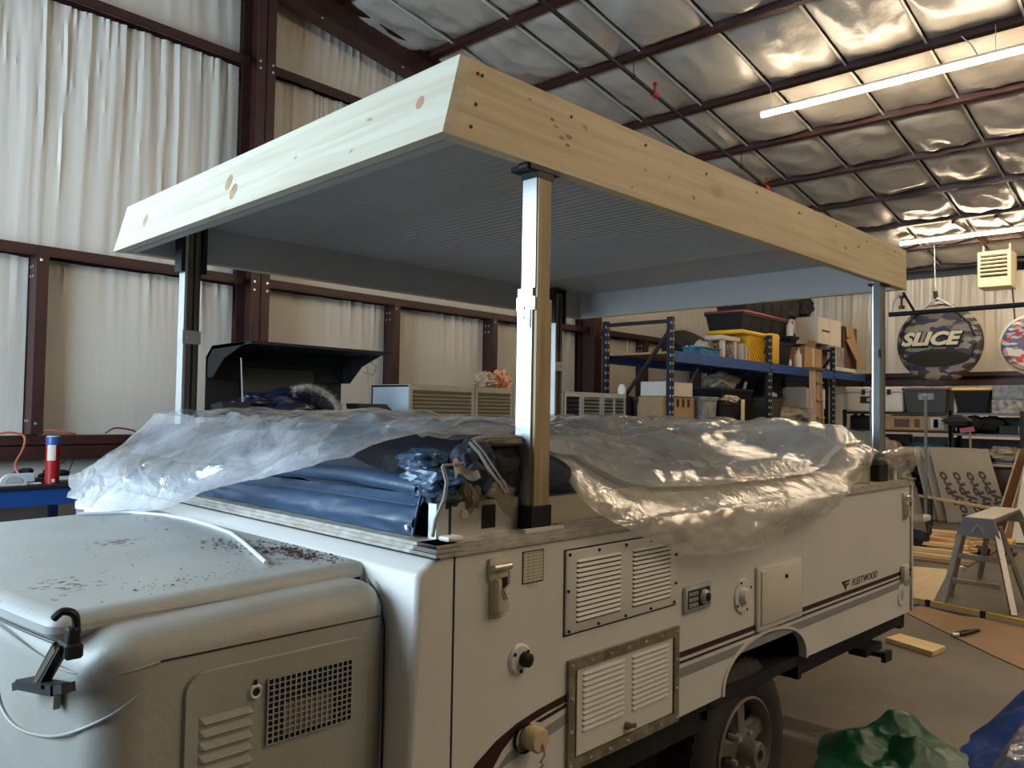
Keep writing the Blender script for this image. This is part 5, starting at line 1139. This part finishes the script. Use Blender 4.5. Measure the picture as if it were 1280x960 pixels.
t = thing('grey_tote', 'grey tote with a brown lid and a pale label on the far shelving', 'tote', (13.3, 2.42, 1.66))
MB().add([(13.1, 2.12, 1.662), (13.1, 2.70, 1.662), (13.6, 2.70, 1.662), (13.6, 2.12, 1.662), (13.06, 2.10, 2.03), (13.06, 2.75, 2.03), (13.62, 2.75, 2.03), (13.62, 2.10, 2.03)], [(0, 1, 2, 3), (0, 4, 5, 1), (1, 5, 6, 2), (2, 6, 7, 3), (3, 7, 4, 0), (4, 7, 6, 5)]).build('body', mat('tote_grey', (.045, .044, .04), .5), t)
MB().rbox(13.04, 13.64, 2.06, 2.78, 2.03, 2.075, .012, 1).build('lid', mat('brown_lid', (.16, .05, .03), .4), t)
MB().box(13.05, 13.06, 2.28, 2.52, 1.87, 1.98).build('label_patch', mat('label_blue_white', (.45, .47, .48), .6, col2=(.1, .15, .25), vs=25), t)
t = thing('black_tote', 'black tote with a yellow lid on the far shelving', 'tote', (13.3, 1.75, 1.66))
MB().add([(13.12, 1.54, 1.662), (13.12, 1.94, 1.662), (13.6, 1.94, 1.662), (13.6, 1.54, 1.662), (13.06, 1.48, 2.02), (13.06, 2.0, 2.02), (13.62, 2.0, 2.02), (13.62, 1.48, 2.02)], [(0, 1, 2, 3), (0, 4, 5, 1), (1, 5, 6, 2), (2, 6, 7, 3), (3, 7, 4, 0), (4, 7, 6, 5)]).build('body', M_tote, t)
MB().rbox(13.04, 13.64, 1.46, 2.02, 2.02, 2.06, .012, 1).build('lid', M_yellow, t)
t = carton(13.1, 13.5, 1.05, 1.46, 1.662, 1.88, 'white_carton', 'white printed carton at the right end of the far shelving, lower of two', mat('print_white', (.50, .48, .44), .6, col2=(.12, .12, .12), vs=11))
t = carton(13.1, 13.5, 1.04, 1.45, 1.885, 2.10, 'blue_carton', 'blue-grey printed carton stacked on the white printed carton', mat('print_blue', (.14, .19, .27), .6, col2=(.35, .35, .33), vs=10))
t = thing('long_carton', 'long brown carton with black print on the second far shelf', 'box', (13.2, 2.5, 1.36))
MB().rbox(13.07, 13.5, 2.06, 3.1, 1.362, 1.60, .006, 1).build('body', M_card, t)
for (y, w__) in ((2.80, .10), (2.66, .14), (2.50, .08), (2.22, .07)): MB().box(13.066, 13.07, y, y+w__, 1.41, 1.55).build('print_mark', mat('dark_print', (.10, .06, .04), .7), t)
MB().box(13.066, 13.07, 2.14, 2.34, 1.39, 1.58).build('print_panel', M_grey, t)
for k, (x, y, z, r) in enumerate(((13.2, 1.75, 1.36, .14), (13.25, 1.5, 1.36, .16))): tag(MB().blob((x, y, z+.13), (.14, r, .12), .3, 2, 61+k, 4, flat=z-.02).build('dark_bag', M_fab, None, .6), ['dark bag behind the red-handled shovel', 'dark bag beside the small white-labelled carton'][k], 'bag')
carton(13.1, 13.4, 1.12, 1.36, 1.334, 1.47, 'small_carton', 'small dark carton with a white band on the right end of the far shelving', M_dark, extra=M_louvre)
t = thing('snow_shovel', 'dark scoop shovel with a red collar hanging in front of the far shelving', 'shovel', (12.9, 1.9, 1.3))
MB().grid(lambda u, v: (12.92-.05*math.sin(PI*v), 2.15-.50*u, 1.53+.10*math.cos(PI*(u-.5))*(2*v-1)), 16, 8).build('scoop', M_black, t, True)
for k in range(3): MB().beam((12.86, 2.12, 1.48+k*.045), (12.86, 1.75, 1.48+k*.045), .006, .012).build('rib', M_dark, t)
MB().beam((12.9, 1.86, 1.375), (12.9, 1.66, 1.41), .03, .075).build('collar', M_red, t)
MB().cyl((12.9, 1.72, 1.37), (12.92, 1.70, .02), .018, 10).build('shaft', M_card, t)
tag(MB().blob((13.2, 1.30, 1.02), (.2, .28, .12), .35, 2.2, 65, 4, flat=.905).build('rope_bundle', mat('rope_beige', (.30, .26, .19), .9, bump=.8, bs=30), None, .6), 'beige rope bundle on the lower far shelf behind the leaning boards', 'rope')
tag(MB().blob((13.2, 2.4, 1.0), (.2, .35, .16), .3, 2, 66, 4, flat=.805).build('teal_bag', mat('teal_cloth', (.01, .07, .09), .8), None, .6), 'dark teal bag on the lower far shelf', 'bag')
tag(MB().blob((12.9, 2.35, .92), (.12, .22, .07), .5, 3, 67, 4).build('orange_tool', mat('orange_plastic', (.75, .28, .03), .5), None, .5), 'orange power tool at the shelf edge above the leaning boards', 'tool')
tag(MB().box(12.75, 13.0, 2.1, 2.6, .80, .848).build('tool_tray', M_dark), 'dark tray under the orange power tool', 'tray')
for k, (y, z, c, r) in enumerate(((3.2, .45, M_fab, .3), (2.7, .45, M_tote, .25), (3.45, .95, M_fab, .3), (3.0, .98, M_card, .2))):
    tag(MB().blob((13.15, y, z+.05), (.22, r, .16), .3, 2, 71+k, 4, flat=z-.15).build('storage_bundle', c, None, .6), ['dark cloth bundle low on the far shelving near the corner', 'black bundle on the lowest far shelf', 'dark bundle on the middle far shelf near the corner', 'brown bundle on the middle far shelf'][k], 'bundle')
MB_ = MB().rbox(11.9, 12.5, 2.62, 3.3, 0, .55, .03, 2).build('maroon_case', mat('maroon_case', (.09, .03, .03), .5)); tag(MB_, 'dull maroon case on the floor left of the leaning foam boards', 'case')
tag(MB().rbox(11.6, 12.0, 2.2, 2.7, 0, .33, .03, 2).build('grey_tub', M_grey, None, True), 'light grey tub on the floor behind the engine', 'tub')
dkb = [('black tote added in shadow at the corner end of the second far shelf', 13.2, 13.6, 3.15, 3.68, 1.362, 1.60, M_tote), ('dark box added behind the long brown carton', 13.52, 13.62, 2.1, 3.1, 1.362, 1.62, M_dark),
       ('dark box added at the back of the right far shelf under the printed cartons', 13.5, 13.62, 1.1, 1.98, 1.332, 1.60, M_dark), ('black tote added at the back of the middle far shelf, corner side', 13.45, 13.62, 2.75, 3.68, .802, 1.28, M_tote),
       ('dark olive box added at the back of the middle far shelf', 13.45, 13.62, 2.06, 2.72, .802, 1.25, mat('dark_olive_box', (.035, .035, .025), .6)), ('dark box added behind the beige rope bundle', 13.45, 13.62, 1.1, 1.98, .902, 1.24, M_dark),
       ('wide black tote added low on the far shelving', 13.2, 13.6, 2.1, 2.9, .302, .74, M_tote), ('brown-black case added low on the far shelving', 13.2, 13.6, 1.1, 1.95, .352, .80, mat('case_brown', (.05, .03, .02), .6)), ('black box added low on the far shelving near the corner', 13.2, 13.6, 2.95, 3.68, .302, .74, M_dark)]
for lb, x0, x1, y0, y1, z0, z1, m_ in dkb: tag(MB().rbox(x0, x1, y0, y1, z0, z1, .02, 2).build('dark_filler', m_, None, True), lb, 'box')  # boxes added to darken the inside of the far shelving
for lb, x0, x1, z1, m_ in (('black box added at the back of the lower rack shelf behind the clear tote', 7.75, 8.75, .46, M_tote), ('dark crate added at the back of the lower rack shelf behind the khaki bin', 9.85, 10.55, .62, M_dark), ('dark box added below the brown carton on the lower rack shelf', 11.35, 12.2, .25, M_dark)):
    tag(MB().rbox(x0, x1, 4.42, 4.56, S1+.002, S1+z1, .02, 2).build('dark_filler', m_, None, True), lb, 'box')  # more boxes added, darkening the back of the lower rack shelf
M_polem = mat('dull_pole', (.14, .13, .11), .5, .2)
tag(MB().cyl((9.0, 1.96, 0), (9.0, 1.97, 1.90), .014, 10).build('steel_pole', M_polem, None, True), 'upright steel pole nearest the rear post of the trailer', 'pole')
tag(MB().box(10.99, 11.025, 1.85, 1.885, 0, 1.88).build('steel_post', M_polem), 'square steel post standing left of the leaning foam boards', 'post')
tag(MB().cyl((11.5, 2.72, 0), (11.5, 2.74, 1.85), .016, 10).build('steel_pole', M_polem, None, True), 'upright steel pole farther back, below the white cooler', 'pole')

# towable tubes
def towable(cy, cz_, rad, label, m, name):
    t = thing(name, label, 'inflatable tube', (13.7, cy, cz_-rad))
    prof = [(0, -.10), (rad*.55, -.11), (rad*.80, -.13), (rad*.94, -.09), (rad, 0), (rad*.94, .09), (rad*.6, .12), (0, .1)]
    MB().lathe(prof, (13.7, cy, cz_), 'x', 48).build('cover', m, t, True)
    return t
M_c1 = camo('grey_camo', [(.02, .02, .025), (.10, .09, .08), (.035, .035, .03), (.24, .21, .17), (.015, .02, .07), (.05, .045, .04)], 9)
tb = towable(2.36, 2.86, .68, 'round dark camouflage towable tube lettered SLICE hanging on the far wall', M_c1, 'towable_tube')
TM = Matrix(((0, 0, -1, 13.555), (-1, 0, 0, 2.93), (0, 1, 0, 2.83), (0, 0, 0, 1)))
MB().text('SLICE', .30, .004, .3, TM, bold=.014, wide=1.22).build('lettering', mat('cream_letter', (.60, .55, .42), .5), tb)
TM2 = Matrix(((0, 0, -1, 13.562), (-1, 0, 0, 2.938), (0, 1, 0, 2.812), (0, 0, 0, 1)))
MB().text('SLICE', .30, .003, .3, TM2, bold=.032, wide=1.22).build('lettering_outline', M_black, tb)
MB().lathe([(0, -.004), (1, -.004), (1, .004), (0, .004)], (0, 0, 0), 'x', 40)
b = MB(); n = 36; b.add([(13.55, 2.36+.50*math.cos(2*PI*k/n), 2.60+.155*math.sin(2*PI*k/n)*(1 if math.sin(2*PI*k/n) < 0 else .75)) for k in range(n)]+[(13.60, 2.36+.50*math.cos(2*PI*k/n), 2.60+.155*math.sin(2*PI*k/n)) for k in range(n)], [tuple(range(n))]+[(k, n+k, n+(k+1) % n, (k+1) % n) for k in range(n)]); b.build('mesh_seat', M_darkgap, tb)
for a in (.35, .75, 1.15, 2.0, 2.4, 2.8, 3.4, -.3):
    c = Vector((13.57, 2.36+.57*math.cos(a), 2.86+.57*math.sin(a))); d = Vector((0, -math.sin(a), math.cos(a)))
    MB().tube([c-d*.10, c-d*.09+Vector((-.05, 0, 0)), c+d*.09+Vector((-.05, 0, 0)), c+d*.10], .016, 8).build('grab_handle', M_black, tb, True)
b = MB().tube([(13.62, 2.65, 3.42), (13.6, 2.36, 3.62), (13.62, 2.07, 3.42)], .02, 8); b.build('tow_strap', M_grey, tb, True)
MB().cyl((13.62, 2.38, 3.58), (13.62, 2.40, 3.75), .035, 10).build('tow_ring', M_black, tb); MB().cyl((13.62, 2.40, 3.75), (13.65, 2.42, cz(13.65)), .008, 6).build('hanging_rope', M_grey, tb)
M_c2 = camo('patriot_camo', [(.45, .03, .04), (.55, .50, .46), (.05, .14, .28), (.55, .50, .46)], 16)
t2 = towable(.98, 2.78, .46, 'red, white and blue camouflage tube at the right edge of the picture', M_c2, 'towable_tube')
MB().lathe([(.45, -.05), (.49, -.02), (.49, .05), (.45, .06)], (13.69, .98, 2.78), 'x', 48).build('pale_rim', M_whitebox, t2, True)
MB().cyl((13.68, .98, 3.2), (13.66, .98, cz(13.65)+.1), .008, 6).build('hanging_rope', M_grey, t2)
# unit heater
ht = thing('unit_heater', 'cream louvred box heater hung from the ceiling at the right', 'heater', (14.0, 1.57, 3.80))
M_ht = mat('heater_cream', (.62, .55, .36), .45)
MB().rbox(13.9, 14.4, 1.33, 1.82, 3.79, 4.40, .015, 2).build('casing', M_ht, ht)
MB().box(13.89, 13.9, 1.38, 1.77, 3.96, 4.36).build('opening', M_darkgap, ht)
for k in range(6): MB().beam((13.88, 1.38, 4.0+k*.066), (13.88, 1.77, 4.0+k*.066), .04, .028, up=(.5, 0, 1)).build('louvre', M_ht, ht)
for y in (1.38, 1.77): MB().box(14.1, 14.13, y-.015, y+.015, 4.4, cz(14.1)+.05).build('hanger', M_whitebox, ht)
MB().tube([(14.3, 1.38, 3.8), (14.4, 1.36, 3.2), (14.6, 1.33, 2.5)], .010, 6).build('cable', M_dark, ht)

# ================================================================== RIGHT FLOOR AREA
# foam boards
M_foam = mat('foam_grey', (.22, .195, .155), .35, var=.08, vs=4); M_foamedge = mat('foam_edge', (.82, .79, .72), .5)
def leanboard(p0, wv, hv, tv, name, label, cat, m, edge, txt=False, group=None, th=.045):
    t = thing(name, label, cat, p0, group); p0 = Vector(p0); wv = Vector(wv); hv = Vector(hv); n = wv.cross(hv).normalized()*th
    if n.x > 0: n = -n
    c = [p0, p0+wv, p0+wv+hv, p0+hv]; vs = c+[q-n for q in c]
    b = MB(); b.add(vs, [(0, 1, 2, 3)]); b.cm = 1; b.add(vs, [(7, 6, 5, 4), (0, 4, 5, 1), (1, 5, 6, 2), (2, 6, 7, 3), (3, 7, 4, 0)])
    b.build('board', [m, edge], t)
    if txt:
        X = (.644*hv-.29*wv).normalized(); Z = n.normalized(); Z = Z if Z.x < 0 else -Z; Y = Z.cross(X)
        for b0, a0, body in ((.42, .02, 'PolyPro'), (.65, .02, 'PolyPro'), (.88, .02, 'PolyPro'), (.99, .26, 'lyPro')):
            o_ = p0+wv*b0+hv*a0+Z*(.003 if Z.dot(n) > 0 else .003)
            M4 = Matrix(((X.x, Y.x, Z.x, o_.x), (X.y, Y.y, Z.y, o_.y), (X.z, Y.z, Z.z, o_.z), (0, 0, 0, 1)))
            MB().text(body, .18, .001, .0, M4, bold=.007, wide=1.55).build('lettering', M_blkstripe, t)
    return t
for k, lb in enumerate(('front white-edged foam board printed with rows of black lettering', 'second white-edged foam board, just left of the printed one', 'rearmost white-edged foam board, leftmost of the three')):
    d = Vector((.07*k, .14*k, .0))
    leanboard(Vector((11.95, 1.80, .02))+d, (.44, -.71, 0), (.58, .40, 1.08), None, 'foam_board', lb, 'board', M_foam, M_foamedge, k == 0, 'foam boards leaning on the far shelving')
leanboard((10.9, 1.02, .02), (.5, -.5, 0), (.7, -.20, 1.15), None, 'brown_panel', 'brown panel leaning at the right edge behind the sawhorse, left of two', 'panel', mat('hardboard', (.16, .07, .03), .5), M_pine, group='panels leaning at the right edge')
leanboard((10.6, .84, .02), (.5, -.6, 0), (.7, -.18, 1.15), None, 'brown_panel', 'wooden panel leaning at the right edge in front of the darker one', 'panel', M_card, M_pine, group='panels leaning at the right edge')
leanboard((10.4, .72, .02), (.3, -.6, 0), (.55, -.05, .95), None, 'pale_sheet_board', 'whitish panel leaning at the right edge nearest the sawhorse', 'panel', M_whitebox, M_whitebox)
# engine / generator behind the trailer corner
en = thing('small_engine', 'dark small engine with a white tank sitting behind the trailer rear corner', 'engine', (8.9, 1.42, 0))
MB().blob((8.9, 1.40, .22), (.16, .14, .2), .15, 2, 81, 4, flat=0).build('block', M_dark, en, .6)
MB().rbox(8.75, 9.0, 1.28, 1.55, .36, .43, .02, 2).build('tank', M_whitebox, en, True)
MB().lathe([(0, -.03), (.06, -.03), (.07, 0)], (8.76, 1.34, .22), 'x', 14).build('pulley', M_dark, en)
# timber offcuts
M_off = wood('offcut_pine', (.72, .50, .25), (.55, .36, .16), 'y', knots=False)
rnd = random.Random(12)
plist = [(8.45, 1.5, .75), (8.75, 1.55, .75), (9.1, 1.6, .85), (9.45, 1.6, .9), (9.85, 1.7, .9), (10.3, 1.75, .95), (8.6, 1.45, .8), (9.0, 1.55, .8), (9.5, 1.65, .95), (10.6, 1.8, 1.0), (8.85, 1.5, .85), (9.3, 1.6, .95), (9.9, 1.6, 1.0)]
names = ['nearest', 'second nearest', 'third', 'middle', 'fifth', 'far', 'near upper', 'second upper', 'upper middle', 'farthest', 'topmost near', 'topmost middle', 'topmost far']
for k, (x, ya, yb) in enumerate(plist):
    lv = 0 if k < 6 or k == 9 else 1 if k < 10 else 2
    z = .0185+.0385*lv; a = rnd.uniform(-.05, .05)
    tag(MB().beam((x+a, ya, z+.019), (x-a, yb, z+.019), .12, .038).build('timber_offcut', M_off), '%s pale pine offcut in the timber pile behind the trailer' % names[k], 'timber', 'pine offcuts stacked on the floor')
tag(MB().beam((8.40, 1.55, .074), (8.7, 1.1, .074), .05, .03).build('timber_offcut', M_off), 'thin pine batten lying across the near edge of the timber pile', 'timber', 'pine offcuts stacked on the floor')
tag(MB().beam((11.5, 2.1, .42), (10.7, 1.0, .40), .05, .03).build('long_batten', M_off), 'long thin batten lying level behind the timber pile', 'timber')
for x, y in ((11.4, 2.0), (10.8, 1.1)): pass
tag(MB().box(11.35, 11.5, 1.9, 2.1, 0, .395).box(10.68, 10.8, 1.0, 1.12, 0, .38).build('batten_block', M_dark), 'pair of low dark blocks carrying the long batten', 'block')
tag(MB().box(8.2, 10.9, .72, 1.95, 0, .018).build('hardboard_sheet', mat('hardboard', (.16, .07, .03), .5)), 'dark hardboard sheet on the floor under the timber pile', 'board')
def rug(pts, h, name, label, cat, m, edge=None):
    b = MB(); n = len(pts); b.prism([(x, y) for x, y in pts], h, 'z', 0.0); o = b.build(name, m); return tag(o, label, cat)
rug([(5.92, .70), (7.73, 1.16), (7.86, .82), (6.04, .52)], .012, 'plywood_sheet', 'pale plywood sheet on the floor beside the trailer rear corner', 'board', wood('ply', (.66, .52, .33), (.56, .42, .25), 'x', knots=False))
rug([(5.62, .62), (4.78, -.17), (4.55, -.42), (5.1, -1.3), (6.4, -.9), (5.80, .25), (5.95, .58)], .006, 'cardboard_sheet', 'brown cardboard sheet lying on the floor behind the trailer', 'cardboard', mat('floor_card', (.27, .155, .075), .65, var=.12, vs=4))
sl = thing('spirit_level', 'long yellow spirit level lying across the cardboard and plywood edge', 'level', (5.9, .2, .007))
d0 = Vector((5.99, .66, .0)); d1 = Vector((5.73, -.45, .0))
MB().beam(d0+Vector((0, 0, .03)), d1+Vector((0, 0, .03)), .022, .05).build('bar', mat('level_yellow', (.62, .45, .06), .4), sl)
MB().beam(d0+Vector((-.012, 0, .02)), d1+Vector((-.012, 0, .02)), .004, .025).build('web', M_galv, sl)
for f in (.12, .5, .8): c = d0.lerp(d1, f); MB().beam(c+Vector((-.002, .02, .032)), c+Vector((-.006, -.02, .032)), .03, .053).build('vial_window', M_dark, sl)
tag(MB().prism([(4.80, .41), (4.62, .45), (4.475, .115), (4.69, .09)], .03, 'z', 0).build('pine_plank', wood('short_pine', (.74, .56, .30), (.62, .43, .2), 'y')), 'short pine plank lying alone on the concrete near the trailer', 'plank')
pl = thing('pliers', 'black handled pliers lying on the brown cardboard', 'pliers', (5.25, .08, .007))
MB().tube([(5.12, .10, .02), (5.2, .07, .022), (5.30, .05, .02)], .012, 8).build('handle', M_black, pl, True); MB().tube([(5.14, .13, .02), (5.24, .10, .022), (5.36, .03, .02)], .012, 8).build('handle', M_black, pl, True)
MB().tube([(5.12, .11, .02), (5.07, .14, .02)], .014, 8).build('jaw', M_galv, pl, True)
# folding aluminium sawhorse / work platform
sw = thing('step_platform', 'folding aluminium work platform standing on the floor at the right', 'platform', (6.9, .2, 0))
M_plat = mat('platform_alu', (.42, .40, .36), .42, .8, var=.15, vs=10)
ax = Vector((1.08, -.02, 0)); A = Vector((6.42, .265, .72)); 
MB().rbox(6.40, 7.52, .14, .36, .68, .725, .01, 2).build('deck', M_plat, sw)
MB().prism([(.14, .725), (.36, .725), (.42, .56), (.08, .56)], .03, 'x', 6.385).build('end_cap', mat('blue_grey_cap', (.26, .28, .33), .5, .4), sw)
MB().prism([(.14, .725), (.36, .725), (.42, .60), (.08, .60)], .03, 'x', 7.50).build('end_cap', M_plat, sw)
b = MB().beam((6.382, .20, .60), (6.382, .25, .67), .006, .012, up=(1, 0, 0)); b.beam((6.382, .30, .60), (6.382, .25, .67), .006, .012, up=(1, 0, 0)); b.build('cap_mark', M_bright, sw)
legs = [((6.42, .38, .62), (6.12, .46, .0)), ((6.42, .12, .62), (6.15, -.05, .0)), ((7.5, .38, .62), (7.75, .52, 0)), ((7.5, .12, .62), (7.78, .0, 0)), ((6.55, .38, .65), (6.62, .52, 0)), ((6.55, .12, .65), (6.66, -.06, 0))]
for p, q in legs: MB().beam(p, q, .045, .028).build('leg', M_plat, sw)
for z, dx in ((.40, .10), (.20, .2)):
    MB().beam((6.42-dx-.0, .38+.03, z), (6.42-dx, .12-.06, z), .03, .035).build('rung', M_plat, sw)
MB().beam((6.60, .46, .35), (6.60, .04, .35), .03, .035).build('rung', M_plat, sw); MB().beam((7.62, .46, .35), (7.62, .04, .35), .03, .035).build('rung', M_plat, sw)
# small things near it
tag(MB().lathe([(0, 0), (.05, 0), (.05, .035), (0, .035)], (7.95, .73, .0), 'z', 20).lathe([(.02, .036), (.035, .04), (.035, .036)], (7.95, .73, 0), 'z', 20).build('tape_roll', M_bright, None, True), 'small silver tape roll on the floor by the timber pile', 'tape')
dr = thing('yellow_drill', 'yellow and black cordless drill lying at the right edge beyond the platform', 'drill', (9.4, .62, 0))
MB().rbox(9.3, 9.55, .52, .62, .10, .18, .02, 2).build('body', M_yellow, dr, True); MB().rbox(9.4, 9.46, .54, .60, 0, .12, .01, 1).build('grip', M_black, dr); MB().rbox(9.36, 9.5, .5, .64, 0, .03, .01, 1).build('battery', M_black, dr)
tag(MB().blob((9.1, .80, .06), (.1, .1, .06), .3, 2, 91, 3, flat=0).build('black_tool_bag', M_black, None, .6), 'small black pouch on the floor behind the platform', 'pouch')
# tarpaulins
def tarp(cx, cy, rx, ry, h, seed, peaks, nu=90):
    def fn(u, v):
        a = 2*PI*u; r = v
        wob = 1+.16*nz(math.cos(a)*1.5, math.sin(a)*1.5, seed)+.08*nz(math.cos(a)*5, math.sin(a)*5, seed)
        x = cx+rx*r*wob*math.cos(a); y = cy+ry*r*wob*math.sin(a)
        e = (1-r**2.2)
        z = .006+e*h*(.35+.65*max(0, ridge(x*1.9, y*1.9, seed)))+e*.3*h*ridge(x*5, y*5, seed+2)*.5+e*.015*ridge(x*13, y*13, seed)
        for px, py, pr, ph in peaks: z += e*ph*max(0, 1-math.hypot(x-px, y-py)/pr)
        return (x, y, max(.004, z))
    return MB().grid(fn, nu, 44)
gt = tarp(2.60, -.19, .44, .32, .06, 3, [(2.52, -.02, .16, .10), (2.74, -.14, .17, .11), (2.84, -.22, .16, .11), (2.60, -.30, .12, .08)]).build('green_tarp', mat('green_poly', (.007, .085, .035), .38, var=.25, vs=7, bump=.2, bs=30), None, .5)
tag(gt, 'crumpled green tarpaulin on the concrete in front of the trailer wheel', 'tarpaulin')
bt = tarp(3.22, -.92, .98, .58, .16, 7, [(3.45, -.55, .45, .20), (2.9, -.75, .4, .12)], 120).build('blue_tarp', mat('blue_poly', (.008, .07, .36), .36, var=.25, vs=6, bump=.3, bs=40), None, .5)
tag(bt, 'crumpled blue tarpaulin on the floor at the lower right corner', 'tarpaulin')
def clearover(u, v):
    x = 2.35+.95*u; y = -1.35+.80*v
    return (x, y, .16+.10*math.sin(PI*u)*math.sin(PI*v)+.022*ridge(x*4, y*5, 3)+.012*ridge(x*12, y*12, 5)-.16*(1-min(1, min(u, 1-u, v, 1-v)*7)))
tag(MB().grid(clearover, 80, 70).build('clear_film_heap', film('tarp_film', (.55, .57, .68), .25, .18, 20), None, .6), 'crinkled clear film lying over the blue tarpaulin', 'plastic film')
